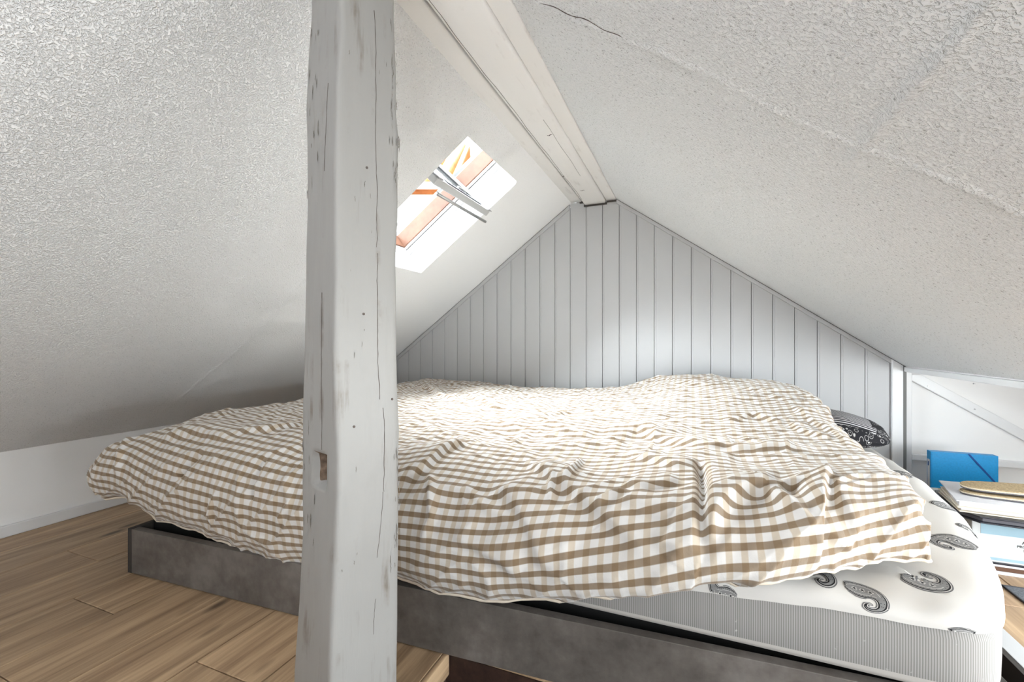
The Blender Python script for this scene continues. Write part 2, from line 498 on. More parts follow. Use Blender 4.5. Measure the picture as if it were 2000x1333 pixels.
# stairs going down through the opening
st = tag(empty('staircase', (0, 0, -.9)), 'dark brown wooden staircase going down beside the bed', 'staircase')
for i in range(5):
    z = -.16 - .19*i
    y1 = HY1 + .55 - .22*i
    MB().box(HX0+.02, HX1-.02, y1-.25, y1, z-.035+.9, z+.9).build('tread', M['stair'], st, bevel=.006)
    MB().box(HX0+.02, HX1-.02, y1-.03, y1-.015, z-.19+.9, z-.035+.9).build('riser', M['stair'], st)
well = MB()
well.box(HX0-.05, HX0-.0125, HY0-.1, 1.6, -1.4, -.15).box(HX1+.001, HX1+.05, HY0-.1, 1.6, -1.4, -.15)
well.box(HX0-.05, HX1+.05, 1.6, 1.65, -1.4, -.15).box(HX0-.05, HX1+.05, HY0-.12, HY0-.1, -1.4, -.15).box(HX0-.05, HX1+.05, HY0-.12, 1.65, -1.45, -1.4)
tag(well.build('wall_stairwell', M['stair']), kind='structure')

# ------------------------------------------------------------------ walls
wl = tag(MB().box(XL-.08, XL, YB, G, -.02, ZL+.03).build('wall_left', M['wall']), kind='structure')
bl = tag(MB().box(XL, XL+.012, YB, G, .0005, .042).build('baseboard_left', M['trim'], bevel=.004), kind='structure')

def gable_poly(y, x0=XL-.05, x1=XE, zb=-.02):
    return [(x0, y, zb), (x1, y, zb), (x1, y, zr(x1)+.02), (-.40, y, 1.53), (-.60, y, 1.53), (x0, y, zl(x0)+.02)]
wb = MB(); wb.prism(gable_poly(G+.016), (0, .06, 0))
wb = tag(wb.build('wall_back', M['gap']), kind='structure')
x = -1.788 - .0942*5
while x < .86:
    a, b = max(x, XL), min(x + .0942, .851)
    if b - a > .02:
        def top(v): return (zl(v) if v < -.63 else (1.512 if v < -.40 else zr(v))) - .004
        g, c = .0042, .0035
        xs = [a+.0006, a+c, a+c+g+.004, a+c+g+.006, b-c, b-.0006]
        ys = [G+.012, G+.0035, G+.0035, G+.001, G, G+.012]
        xs = [a+.0004, a+.0018, a+.009, a+.0105, b-.0018, b-.0004]
        ys = [G+.006, G+.0020, G+.0020, G, G, G+.006]
        v = [(p, q, 0.0) for p, q in zip(xs, ys)] + [(p, q, top(p)) for p, q in zip(xs, ys)]
        f = [(i, i+1, 7+i, 6+i) for i in range(5)] + [(5, 0, 6, 11), (6, 7, 8, 9, 10, 11), (5, 4, 3, 2, 1, 0)]
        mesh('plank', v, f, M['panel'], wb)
    x += .0942
# cover strips along the two slopes
def slope_strip(name, xa, xb, zf, dz0, dz1, y0, y1, mat, parent=None):
    p = [(xa, y0, zf(xa)-dz1), (xb, y0, zf(xb)-dz1), (xb, y0, zf(xb)-dz0), (xa, y0, zf(xa)-dz0)]
    o = MB(); o.prism(p, (0, y1-y0, 0)); return o.build(name, mat, parent, bevel=.003)
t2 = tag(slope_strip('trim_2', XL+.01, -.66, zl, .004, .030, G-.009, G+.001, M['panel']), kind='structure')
slope_strip('shadow_gap', XL+.01, -.66, zl, -.004, .0035, G-.003, G+.004, M['gap'], t2)
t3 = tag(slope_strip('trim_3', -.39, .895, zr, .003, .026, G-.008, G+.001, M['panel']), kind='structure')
slope_strip('shadow_gap', -.39, .895, zr, -.004, .0025, G-.002, G+.004, M['gap'], t3)
t4 = MB(); t4.prism([(.851, G-.016, 0), (.893, G-.016, 0), (.893, G-.016, zr(.893)-.004), (.851, G-.016, zr(.851)-.004)], (0, .03, 0))
t4 = tag(t4.build('trim_4', M['trim'], bevel=.004), kind='structure')
MB().prism([(.8935, G-.008, 0), (.9065, G-.008, 0), (.9065, G-.008, zr(.9065)), (.8935, G-.008, zr(.8935))], (0, .02, 0)).build('shadow_gap', plain('grey_joint', (.22, .22, .215), .8, .2), t4)

# low recess under the eave, right of the panelled gable
GY = G + .012
wr = MB().box(XE, XR+.05, GY+.02, GY+.08, -.02, .72).build('wall_recess', M['wall'])
tag(wr, kind='structure')
MB().box(.908, .930, GY-.010, GY+.02, 0, .575).build('stile', M['trim'], wr, bevel=.003)
MB().box(.930, XR, GY-.012, GY+.02, .160, .186).build('rail', M['trim'], wr, bevel=.003)
def ztop(x): return .543 - .652*(x - .936)
dg = MB(); dg.prism([(.930, GY-.004, .548), (.965, GY-.004, .548), (1.49, GY-.004, ztop(1.49)+.022), (1.49, GY-.004, ztop(1.49)-.022), (.930, GY-.004, ztop(.93)-.026)], (0, .024, 0))
dg.build('brace', M['trim'], wr, bevel=.003)
for sx, sz in ((.985, .535), (1.155, .512), (.990, .497), (1.148, .402)):
    MB().tube([(sx, GY-.007+(.02 if sz > .51 else 0), sz), (sx, GY+.022, sz)], .003, 8).build('screw', M['grey_metal'], wr)
tr5 = tag(MB().box(XE-.012, XE+.012, -.2, GY, .560, .581).build('trim_5', M['trim'], bevel=.003), kind='structure')
lid = tag(MB().box(XE-.005, XR+.05, YB, GY+.08, .582, .64).build('ceiling_recess', M['wall']), kind='structure')
# far right wall with the long low window that lights the recess (outside the picture)
wf = MB()
wf.box(XR, XR+.08, YB, -.20, -.02, .62).box(XR, XR+.08, 1.50, GY+.08, -.02, .62).box(XR, XR+.08, -.20, 1.50, -.02, .12).box(XR, XR+.08, -.20, 1.50, .56, .62)
tag(wf.build('wall_right', M['wall']), kind='structure')
# wall behind the camera
w = MB()
w.box(XL-.05, XR+.05, YB-.08, YB, -.02, 1.6)
tag(w.build('wall_front', M['wall']), kind='structure')

# ------------------------------------------------------------------ sloping ceilings
SW0, SW1, WY0, WY1 = 1.243, 1.899, 1.42, 1.915     # roof-window opening in slope coordinates
STOP = 2.17
cl_v, cl_f = [], []
def rounded_rect(s0, s1, y0, y1, r, n=5):
    pts = []
    for (cs, cy, a0) in ((s1-r, y1-r, 0), (s0+.002, y1-.002, 90), (s0+.002, y0+.002, 180), (s1-.002, y0+.002, 270)):
        rr = r if a0 == 0 else .002
        for i in range(n+1):
            a = math.radians(a0 + 90*i/n)
            pts.append((cs + rr*math.cos(a), cy + rr*math.sin(a)))
    return pts
hole = rounded_rect(SW0, SW1, WY0, WY1, .022)
bm = bmesh.new()
outer = [(-.02, YB-.05), (STOP, YB-.05), (STOP, GY+.02), (-.02, GY+.02)]
vo = [bm.verts.new(PL(s, y)) for s, y in outer]
vh = [bm.verts.new(PL(s, y)) for s, y in hole]
for L_ in (vo, vh):
    for i in range(len(L_)): bm.edges.new((L_[i], L_[(i+1) % len(L_)]))
bmesh.ops.triangle_fill(bm, use_beauty=True, edges=bm.edges[:])
bm.normal_update()
g = bmesh.ops.extrude_face_region(bm, geom=bm.faces[:])
for v in [e for e in g['geom'] if isinstance(e, bmesh.types.BMVert)]: v.co += NL*.05
bmesh.ops.recalc_face_normals(bm, faces=bm.faces)
me = bpy.data.meshes.new('ceiling_left'); bm.to_mesh(me); bm.free()
ceil_l = tag(link('ceiling_left', me, M['plaster_l']), kind='structure')
SR = math.hypot(XE + .396, KR*(XE + .396))
cr = MB()
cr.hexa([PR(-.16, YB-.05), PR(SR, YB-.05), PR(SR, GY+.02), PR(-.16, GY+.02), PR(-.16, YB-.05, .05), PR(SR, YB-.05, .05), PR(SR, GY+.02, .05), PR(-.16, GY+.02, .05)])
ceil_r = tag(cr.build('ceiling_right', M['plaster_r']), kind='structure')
# ridge of plaster over the board joints: a low, slightly wandering bead
def bead(name, pts, nrm, wdt, hgt, mat, parent, seed):
    rnd = random.Random(seed)
    v, f = [], []
    for i, p in enumerate(pts):
        p = Vector(p); t = (Vector(pts[min(i+1, len(pts)-1)]) - Vector(pts[max(i-1, 0)])).normalized()
        sd = t.cross(nrm).normalized()
        o = rnd.uniform(-1, 1)*wdt*.25; w_ = wdt*rnd.uniform(.6, 1.2); h = hgt*rnd.uniform(.6, 1.2)
        v += [p + sd*(o-w_), p + sd*o - nrm*h, p + sd*(o+w_)]
    for i in range(len(pts)-1):
        a = 3*i
        f += [(a, a+1, a+4, a+3), (a+1, a+2, a+5, a+4)]
    return mesh(name, v, f, mat, parent, smooth=True)
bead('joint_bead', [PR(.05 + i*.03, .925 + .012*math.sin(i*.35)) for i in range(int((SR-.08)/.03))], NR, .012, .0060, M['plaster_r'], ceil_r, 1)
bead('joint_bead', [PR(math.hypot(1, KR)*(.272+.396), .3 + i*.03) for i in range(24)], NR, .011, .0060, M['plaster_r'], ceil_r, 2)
bead('joint_bead', [PL(.06 + i*.03, 1.22 + .1*min(1, i*.05)) for i in range(36)], NL, .011, .0042, M['plaster_l'], ceil_l, 3)
bead('hairline_crack', [PR(.09 + i*.012, .918 + .004*math.sin(i*.9) + .003*math.sin(i*.37)) for i in range(26)], NR, .0005, .0016, M['crack'], ceil_r, 4)

# ------------------------------------------------------------------ ridge beam and its side laths
def hewn_bar(name, x0, x1, z0, z1, y0, y1, mat, amp, seed, parent=None, step=.05, r=.008):
    prof = []
    for (cx, cz, a0) in ((x1-r, z1-r, 0), (x0+r, z1-r, 90), (x0+r, z0+r, 180), (x1-r, z0+r, 270)):
        for i in range(4):
            a = math.radians(a0 + 30*i); prof.append((cx + r*math.cos(a), cz + r*math.sin(a)))
    v, f = [], []
    ny = int((y1-y0)/step) + 1; n = len(prof)
    for j in range(ny+1):
        y = y0 + (y1-y0)*j/ny
        for (px, pz) in prof:
            o = mnoise.noise_vector(Vector((px*6+seed, y*2.6, pz*6)))*amp
            v.append((px + o.x, y, pz + o.z))
    for j in range(ny):
        for i in range(n):
            f.append((j*n+i, j*n+(i+1) % n, (j+1)*n+(i+1) % n, (j+1)*n+i))
    f += [tuple(range(n)), tuple(range(ny*n, ny*n+n))]
    return mesh(name, v, f, mat, parent, smooth=True)
beam = tag(hewn_bar('ridge_beam', -.571, -.447, 1.487, 1.62, YB, G+.004, M['beam'], .002, 3), 'white painted ridge beam running under the roof peak to the panelled gable', 'beam')
hewn_bar('lath', -.662, -.590, 1.509, 1.535, YB, G, M['beam'], .002, 9, beam, r=.004)
hewn_bar('lath', -.446, -.391, 1.497, 1.53, YB, G, M['beam'], .002, 12, beam, r=.004)
def crack_strip(pts, w_, nrm, parent, seed):
    return bead('crack', pts, Vector(nrm), w_, .0012, M['crack'], parent, seed)
crack_strip([(-.561 + .0012*math.sin(i*.35) + .0008*math.sin(i*.9), .35 + i*.025, 1.4868 + .002*mnoise.noise_vector(Vector((-.56*6+3, (.35+i*.025)*2.6, 1.49*6))).z) for i in range(84)], .0007, (0, 0, 1), beam, 5)
crack_strip([(-.487 + .0015*math.sin(i*.4), 1.5 + i*.02, 1.4868 + .002*mnoise.noise_vector(Vector((-.49*6+3, (1.5+i*.02)*2.6, 1.49*6))).z) for i in range(30)], .0005, (0, 0, 1), beam, 6)
for kx, ky, kr in ((-.525, 2.28, .011), (-.500, 1.62, .010), (-.565, 2.05, .006)):
    bead('knot', [(kx-kr, ky, 1.4865), (kx-kr*.3, ky+.004, 1.4860), (kx+kr*.4, ky-.003, 1.4860), (kx+kr, ky, 1.4865)], Vector((0, 0, 1)), .0028, .0012, M['crack'], beam, 7)
# dark end gap where beam and laths meet the gable
MB().box(-.575, -.443, G-.006, G+.004, 1.478, 1.49).build('shadow_gap', M['gap'], beam)
MB().box(-.600, -.575, G-.006, G+.004, 1.500, 1.511).build('shadow_gap', M['gap'], beam)
MB().box(-.443, -.388, G-.006, G+.004, 1.488, 1.499).build('shadow_gap', M['gap'], beam)

# ------------------------------------------------------------------ roof window
win = tag(empty('window_1', PL(1.57, 1.667, .1)), kind='structure')
wi = win.matrix_basis.inverted() if False else Matrix.Translation(-Vector(win.location))
def wpart(name, mbld, mat, parent=None, **kw):
    mbld.v = [tuple(Vector(v) - Vector(win.location)) for v in mbld.v]
    return mbld.build(name, mat, parent or win, **kw)
def slab(s0, s1, y0, y1, d0, d1):
    return MB().hexa([PL(s0, y0, d0), PL(s1, y0, d0), PL(s1, y1, d0), PL(s0, y1, d0), PL(s0, y0, d1), PL(s1, y0, d1), PL(s1, y1, d1), PL(s0, y1, d1)])
for (y0, y1) in ((WY1-.001, WY1+.014), (WY0-.014, WY0+.001)):
    wpart('reveal_board', slab(SW0-.014, SW1+.014, y0, y1, .003, .1155), M['white_pvc'], bevel=.002)
    wpart('reveal_board', slab(SW0-.014, SW1+.014, y0, y1, .1175, .150), M['white_pvc'], bevel=.002)
    wpart('reveal_board', slab(SW0-.014, SW1+.014, y0-.003, y1-.003, .1525, .167), M['white_pvc'], bevel=.002)
for (s0, s1) in ((SW0-.014, SW0+.001), (SW1-.001, SW1+.014)):
    wpart('reveal_board', slab(s0, s1, WY0, WY1, .003, .1155), M['white_pvc'], bevel=.002)
    wpart('reveal_board', slab(s0, s1, WY0, WY1, .1175, .167), M['white_pvc'], bevel=.002)
for (s0, s1, y0, y1) in ((SW0-.03, SW1+.03, WY1-.004, WY1+.03), (SW0-.03, SW1+.03, WY0-.03, WY0+.004), (SW0-.03, SW0+.004, WY0, WY1), (SW1-.004, SW1+.03, WY0, WY1)):
    wpart('frame', slab(s0, s1, y0, y1, .170, .250), M['pine'], bevel=.003)
for (s0, s1, y0, y1) in ((SW0-.07, SW1+.07, WY1+.005, WY1+.06), (SW0-.07, SW1+.07, WY0-.06, WY0-.005), (SW0-.07, SW0-.005, WY0, WY1), (SW1+.005, SW1+.07, WY0, WY1)):
    wpart('flashing', slab(s0, s1, y0, y1, .235, .275), M['flash'], bevel=.004)
for (d0, d1) in ((.1155, .1175), (.1500, .1525)):
    for (y0, y1) in ((WY1-.0005, WY1+.010), (WY0-.010, WY0+.0005)):
        wpart('joint', slab(SW0, SW1, y0, y1, d0, d1), M['gap'])
for (s0, s1) in ((SW0-.010, SW0+.0005), (SW1-.0005, SW1+.010)):
    wpart('joint', slab(s0, s1, WY0, WY1, .1155, .1175), M['gap'])
# pivoting sash, standing open
PIV = Vector((-1.078, 1.667, 1.481)); AQ = math.radians(43.5)
Q = Vector((-math.cos(AQ), 0, math.sin(AQ))); MQ = Vector((math.sin(AQ), 0, math.cos(AQ)))
HLn, HWd = .262, .232
def sp(a, y, m): return PIV + Q*a + Vector((0, y, 0)) + MQ*m
def sbar(a0, a1, y0, y1, m0, m1):
    return MB().hexa([sp(a0, y0, m0), sp(a1, y0, m0), sp(a1, y1, m0), sp(a0, y1, m0), sp(a0, y0, m1), sp(a1, y0, m1), sp(a1, y1, m1), sp(a0, y1, m1)])
sash = wpart('sash', sbar(-HLn, -HLn+.052, -HWd, HWd, -.015, .015), M['white_pvc'], bevel=.005)
def spart(name, b_, mat, **kw): return wpart(name, b_, mat, sash, **kw)
spart('sash_rail', sbar(HLn-.052, HLn, -HWd, HWd, -.015, .015), M['white_pvc'], bevel=.005)
spart('sash_stile', sbar(-HLn+.052, HLn-.052, -HWd, -HWd+.048, -.015, .015), M['white_pvc'], bevel=.005)
spart('sash_stile', sbar(-HLn+.052, HLn-.052, HWd-.048, HWd, -.015, .015), M['white_pvc'], bevel=.005)
spart('pane', sbar(-HLn+.045, HLn-.045, -HWd+.042, HWd-.042, -.005, .003), M['glass'])
spart('outer_cladding', sbar(-HLn-.004, HLn+.004, -HWd-.004, -HWd+.03, .0155, .021), M['grey_metal'], bevel=.002)
spart('outer_cladding', sbar(-HLn-.004, HLn+.004, HWd-.03, HWd+.004, .0155, .021), M['grey_metal'], bevel=.002)
spart('outer_cladding', sbar(HLn-.03, HLn+.004, -HWd+.031, HWd-.031, .0155, .021), M['grey_metal'], bevel=.002)
hb = spart('control_bar', MB().tube([sp(-HLn-.024, -HWd+.02, -.034), sp(-HLn-.024, HWd-.02, -.034)], .0065, 10), M['grey_metal'], smooth=True)
for yy in (-.17, 0, .17):
    spart('bar_bracket', MB().hexa([sp(a, y, m) for m in (-.037, -.031) for a, y in ((-HLn-.022, yy-.006), (-HLn+.012, yy-.006), (-HLn+.012, yy+.006), (-HLn-.022, yy+.006))]), M['grey_metal'])
for (a0, a1, y0, y1) in ((-HLn+.053, -HLn+.068, -HWd+.049, HWd-.049), (HLn-.068, HLn-.053, -HWd+.049, HWd-.049), (-HLn+.069, HLn-.069, -HWd+.049, -HWd+.062), (-HLn+.069, HLn-.069, HWd-.062, HWd-.049)):
    spart('gasket', sbar(a0, a1, y0, y1, .0035, .012), M['black'])
spart('vent_filter', sbar(-HLn+.012, -HLn+.034, -.15, .15, .0155, .019), M['flash'])
spart('latch', MB().tube([sp(-HLn+.042, -.03, .021), sp(-HLn+.042, .03, .021)], .006, 8), M['grey_metal'], smooth=True)

# ------------------------------------------------------------------ neighbour's house seen through the roof window
R_ = Vector((math.cos(YAW), math.sin(YAW), 0)); F_ = Vector((-math.sin(YAW), math.cos(YAW), 0))
ho = tag(empty('house', (-4.75, 6.79, -2.68), math.atan2(R_.y, R_.x)), 'white neighbouring house with orange tiled roof seen through the roof window', 'house')
MB().box(-6, .75, 0, 5, 0, 6.05).build('wall', M['render'], ho)
MB().tube([(-6.1, -.28, 6.12), (.85, -.28, 6.12)], .07, 8).build('gutter', M['white_pvc'], ho, smooth=True)
roof = MB().hexa([(-6.1, -.3, 6.1), (.85, -.3, 6.1), (.85, 2.5, 8.0), (-6.1, 2.5, 8.0), (-6.1, -.3, 6.16), (.85, -.3, 6.16), (.85, 2.5, 8.06), (-6.1, 2.5, 8.06)]).build('roof', M['tile'], ho)
MB().hexa([(-6.1, 5.3, 6.1), (.85, 5.3, 6.1), (.85, 2.5, 8.0), (-6.1, 2.5, 8.0), (-6.1, 5.3, 6.16), (.85, 5.3, 6.16), (.85, 2.5, 8.06), (-6.1, 2.5, 8.06)]).build('roof', M['tile'], ho)
for i in range(24):
    xx = -6.0 + i*.29
    MB().tube([(xx, -.32, 6.17), (xx, 2.5, 8.08)], .085, 6).build('tile', M['tile'], roof, smooth=True)
tag(MB().box(-40, 40, -30, 50, -3.3, -3.0).build('ground', M['ground']), kind='structure')

# ------------------------------------------------------------------ timber post in front of the bed
PT = [(-.02, -.6500, .5770, -.5290, .5412, -.4825, .6571), (.122, -.6473, .5781, -.5278, .5417, -.4822, .6572), (.237, -.6407, .5808, -.5271, .5420, -.4808, .6578),
 (.367, -.6354, .5829, -.5211, .5444, -.4808, .6578), (.454, -.6367, .5824, -.5181, .5457, -.4835, .6567), (.541, -.6358, .5828, -.5181, .5457, -.4805, .6579),
 (.610, -.6342, .5834, -.5211, .5444, -.4831, .6569), (.671, -.6321, .5843, -.5230, .5437, -.4844, .6564), (.758, -.6321, .5843, -.5226, .5438, -.4844, .6564),
 (.844, -.6313, .5846, -.5207, .5446, -.4844, .6564), (.931, -.6288, .5856, -.5196, .5450, -.4814, .6575), (1.0, -.6292, .5854, -.5188, .5454, -.4805, .6579),
 (1.061, -.6288, .5856, -.5181, .5457, -.4788, .6586), (1.104, -.6296, .5853, -.5173, .5460, -.4822, .6572), (1.191, -.6263, .5866, -.5136, .5475, -.4831, .6569),
 (1.278, -.6208, .5888, -.5158, .5466, -.4869, .6553), (1.5, -.6200, .5880, -.5150, .5466, -.4870, .6553)]
PT = np.array(PT)
def post_ring(z, n=18):
    A, B, C = [np.array([np.interp(z, PT[:, 0], PT[:, 1+2*i]), np.interp(z, PT[:, 0], PT[:, 2+2*i])]) for i in range(3)]
    D = A + C - B
    cs = [A, B, C, D]; pts = []; tags = []
    rad = [.012, .009, .012, .012]
    for i in range(4):
        p, c, q = cs[i], cs[(i+1) % 4], cs[(i+2) % 4]
        r0, r1 = rad[i], rad[(i+1) % 4]
        d = (c-p); Ln = np.linalg.norm(d); d = d/Ln
        e = (q-c); e = e/np.linalg.norm(e)
        m = 18
        for k_ in range(m+1):
            t = r0 + (Ln-r0-r1)*k_/m
            pts.append(p + d*t); tags.append((i, t/Ln))
        for k_ in (1, 2, 3):
            u = k_/4
            P0 = c - d*r1; P1 = c + e*r1
            pts.append((1-u)**2*P0 + 2*u*(1-u)*c + u*u*P1); tags.append((i, 2.0))
    return pts, tags
zs = list(np.linspace(0.0, 1.492, 230))
v, f = [], []
nrm_ab = None
for z in zs:
    pts, tags = post_ring(z)
    A = np.array([np.interp(z, PT[:, 0], PT[:, 1]), np.interp(z, PT[:, 0], PT[:, 2])]); C = np.array([np.interp(z, PT[:, 0], PT[:, 5]), np.interp(z, PT[:, 0], PT[:, 6])])
    ctr = (A + C)/2
    for (p, tg) in zip(pts, tags):
        q = Vector((p[0], p[1], z))
        o = mnoise.noise_vector(Vector((p[0]*9, p[1]*9, z*3.0)))*.0035 + mnoise.noise_vector(Vector((p[0]*40, p[1]*40, z*11)))*.0011
        q += Vector((o.x, o.y, 0))
        if tg[0] == 0 and .34 < tg[1] < .72 and .462 < z < .514:      # old mortise
            inn = ctr - p; inn = inn/np.linalg.norm(inn)
            dd = .028 + .006*mnoise.noise(Vector((p[0]*60, p[1]*60, z*60)))
            if tg[1] < .46: dd *= .35
            q += Vector((inn[0]*dd, inn[1]*dd, 0))
        v.append(q)
n = len(pts)
for j in range(len(zs)-1):
    for i in range(n):
        f.append((j*n+i, j*n+(i+1) % n, (j+1)*n+(i+1) % n, (j+1)*n+i))
f += [tuple(range(n)), tuple(range((len(zs)-1)*n, len(zs)*n))]
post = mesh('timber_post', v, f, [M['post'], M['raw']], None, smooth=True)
ang = Vector((.326, .946, 0))
for p in post.data.polygons:
    c = p.center
    if .462 < c.z < .514 and len(p.vertices) == 4:
        pts, tags = None, None
        ring = (p.index % n)
        if 5 < ring < 14 and p.index < n*len(zs): p.material_index = 1
tag(post, 'white painted hewn timber post with an old mortise hole, standing before the bed', 'post')
NB = Vector((.946, -.326, 0))
def on_face2(t, z, out=.0009):
    """point on the wide right-hand face: t 0..1 from the near edge to the far edge"""
    B = np.array([np.interp(z, PT[:, 0], PT[:, 3]), np.interp(z, PT[:, 0], PT[:, 4])]); C = np.array([np.interp(z, PT[:, 0], PT[:, 5]), np.interp(z, PT[:, 0], PT[:, 6])])
    p = B + (C-B)*t
    o = mnoise.noise_vector(Vector((p[0]*9, p[1]*9, z*3.0)))*.0035 + mnoise.noise_vector(Vector((p[0]*40, p[1]*40, z*11)))*.0011
    return Vector((p[0]+o.x, p[1]+o.y, z)) + NB*out
def on_face1(t, z, out=.0009):
    A = np.array([np.interp(z, PT[:, 0], PT[:, 1]), np.interp(z, PT[:, 0], PT[:, 2])]); B = np.array([np.interp(z, PT[:, 0], PT[:, 3]), np.interp(z, PT[:, 0], PT[:, 4])])
    p = A + (B-A)*t
    o = mnoise.noise_vector(Vector((p[0]*9, p[1]*9, z*3.0)))*.0035 + mnoise.noise_vector(Vector((p[0]*40, p[1]*40, z*11)))*.0011
    return Vector((p[0]+o.x, p[1]+o.y, z)) - Vector((.326, .946, 0))*out
def pcrack(fn, t0, t1, z0, z1, w_, seed):
    rnd = random.Random(seed); nn = int(abs(z1-z0)/.008)+2; pts = []; dr = 0
    for i in range(nn):
        u = i/(nn-1); dr = dr*.9 + rnd.uniform(-.006, .006)
        pts.append(fn(t0 + (t1-t0)*u + dr, z0 + (z1-z0)*u, .0002))
    ws = w_*.7
    bead('crack', pts, -NB if fn is on_face2 else Vector((.326, .946, 0)), ws, .0007, M['crack'], post, seed)
pcrack(on_face2, .56, .62, 1.26, .86, .0008, 11)
pcrack(on_face2, .64, .66, .85, .60, .0009, 12)
pcrack(on_face2, .70, .72, .585, .44, .0008, 13)
pcrack(on_face2, .70, .62, .44, .33, .0007, 14)
pcrack(on_face2, .62, .60, .26, .20, .0005, 15)
pcrack(on_face1, .72, .62, 1.12, .98, .0007, 16)
pcrack(on_face1, .62, .58, .78, .52, .0007, 17)
# patches where the paint has come off along the far edge
rnd = random.Random(77); cv, cf = [], []
def chip(fn, t, z, ln, wd):
    base = len(cv); m_ = 7; c0 = []
    for i in range(m_):
        u = i/(m_-1); hw = wd*(math.sin(math.pi*u)**.6)*rnd.uniform(.5, 1.1)
        tt = t + rnd.uniform(-.006, .006)
        for sg in (-1, 1): cv.append(fn(tt + sg*hw, z + ln*(u-.5), .0006))
    for i in range(m_-1): cf.append((base+2*i, base+2*i+1, base+2*i+3, base+2*i+2))
for i in range(60):
    z = rnd.choice((rnd.uniform(.86, 1.27), rnd.uniform(.30, .52), rnd.uniform(.95, 1.2)))
    chip(on_face2, min(.975, rnd.gauss(.90, .05)), z, rnd.uniform(.006, .024), rnd.uniform(.003, .009))
for i in range(14): chip(on_face2, rnd.uniform(.1, .8), rnd.uniform(.3, 1.25), rnd.uniform(.004, .012), rnd.uniform(.003, .008))
for i in range(26): chip(on_face1, rnd.uniform(.06, .45), rnd.choice((rnd.uniform(.95, 1.25), rnd.uniform(.35, .6))), rnd.uniform(.008, .03), rnd.uniform(.006, .020))
tag(mesh('worn_paint', cv, cf, plain('worn_grey_paint', (.19, .175, .155), .85, .15, vary=.4, bscale=120), post), kind='stuff')
for (t, z) in ((.42, .745), (.86, .598), (.45, .99), (.25, .56)):
    c = on_face2(t, z, .0006)
    MB().tube([c - NB*.002, c + NB*.0004], .0022, 8).build('nail_hole', M['crack'], post)

# ------------------------------------------------------------------ bed box
BA = math.atan(.05)
bed = tag(empty('bed_frame', (-1.575, .804, 0), BA), 'low box bed frame with grey brown stone effect side panel', 'bed')
BL, BD = 2.05, 1.62
MB().box(.018, BL, 0, .022, .003, .1345).build('side_panel', M['laminate'], bed, bevel=.0012)
MB().box(.018, BL, BD-.022, BD, .003, .1345).build('side_panel', M['laminate'], bed, bevel=.0012)
MB().box(0, .0175, 0, BD, .002, .135).build('end_panel', M['edge'], bed, bevel=.0012)
MB().box(BL+.0005, BL+.018, 0, BD, .002, .135).build('end_panel', M['edge'], bed, bevel=.0012)
MB().box(.02, BL-.002, .0225, BD-.0225, .05, .075).build('base_board', M['black'], bed)
for i in range(14):
    x0 = .06 + i*.143
    MB().box(x0, x0+.085, .085, BD-.03, .126, .145).build('slat', M['black'], bed, bevel=.003)
MB().box(.02, BL-.002, .06, .085, .0755, .146).build('slat_rail', M['black'], bed)
MB().box(.02, BL-.002, BD-.05, BD-.03, .0755, .125).build('slat_rail', M['black'], bed)

# ------------------------------------------------------------------ mattress and fitted sheet
def smooth_outline(pts, radii, step=.012):
    out = []; n = len(pts)
    for i in range(n):
        p, c, q = (np.array(pts[i-1]), np.array(pts[i]), np.array(pts[(i+1) % n]))
        a = (p-c)/np.linalg.norm(p-c); b = (q-c)/np.linalg.norm(q-c); r = radii[i]
        for u in np.linspace(0, 1, 9):
            out.append((1-u)**2*(c+a*r) + 2*u*(1-u)*c + u*u*(c+b*r))
    out = np.array(out)
    d = np.r_[0, np.cumsum(np.linalg.norm(np.diff(np.vstack([out, out[:1]]), axis=0), axis=1))]
    m = int(d[-1]/step); t = np.linspace(0, d[-1], m, endpoint=False)
    cl = np.vstack([out, out[:1]])
    P = np.c_[np.interp(t, d, cl[:, 0]), np.interp(t, d, cl[:, 1])]
    T_ = np.roll(P, -1, 0) - np.roll(P, 1, 0); T_ /= np.linalg.norm(T_, axis=1)[:, None]
    return P, np.c_[-T_[:, 1], T_[:, 0]], t
#MATTRESS-BEGIN
MAT_PTS = [(-1.53, .900), (.436, .897), (.53, 1.10), (.612, 1.40), (.655, 1.72), (.672, 2.47), (-1.53, 2.47)]
MAT_R = [.06, .075, .08, .08, .08, .08, .06]
MP, MN, MT = smooth_outline(MAT_PTS, MAT_R)
def droop(x, y): return .016*np.exp(-((x-.50)**2 + (y-.86)**2)/.30**2)
def zseam(x, y): return np.where((y < 1.0), np.clip(.217 + .064*(x+.24), .20, .248), .248)
SH_PROF = [(-.004, 0.0), (-.0045, .02), (-.002, .045), (.006, .062), (.020, .0745), (.045, .082), (.09, .086), (.16, .088)]   # inset, height factor /.088
def sheet_ring(k_):
    ins, h = SH_PROF[k_]
    P = MP + MN*ins
    zt = .290 - droop(P[:, 0], P[:, 1]); z0 = zseam(P[:, 0], P[:, 1])
    wob = .0018*np.sin(P[:, 0]*31 + P[:, 1]*23) + .0012*np.sin(P[:, 0]*77 - P[:, 1]*51)
    z = z0 + (zt - z0)*(h/.088) + wob*(.4 + .6*h/.088)
    return np.c_[P, z]
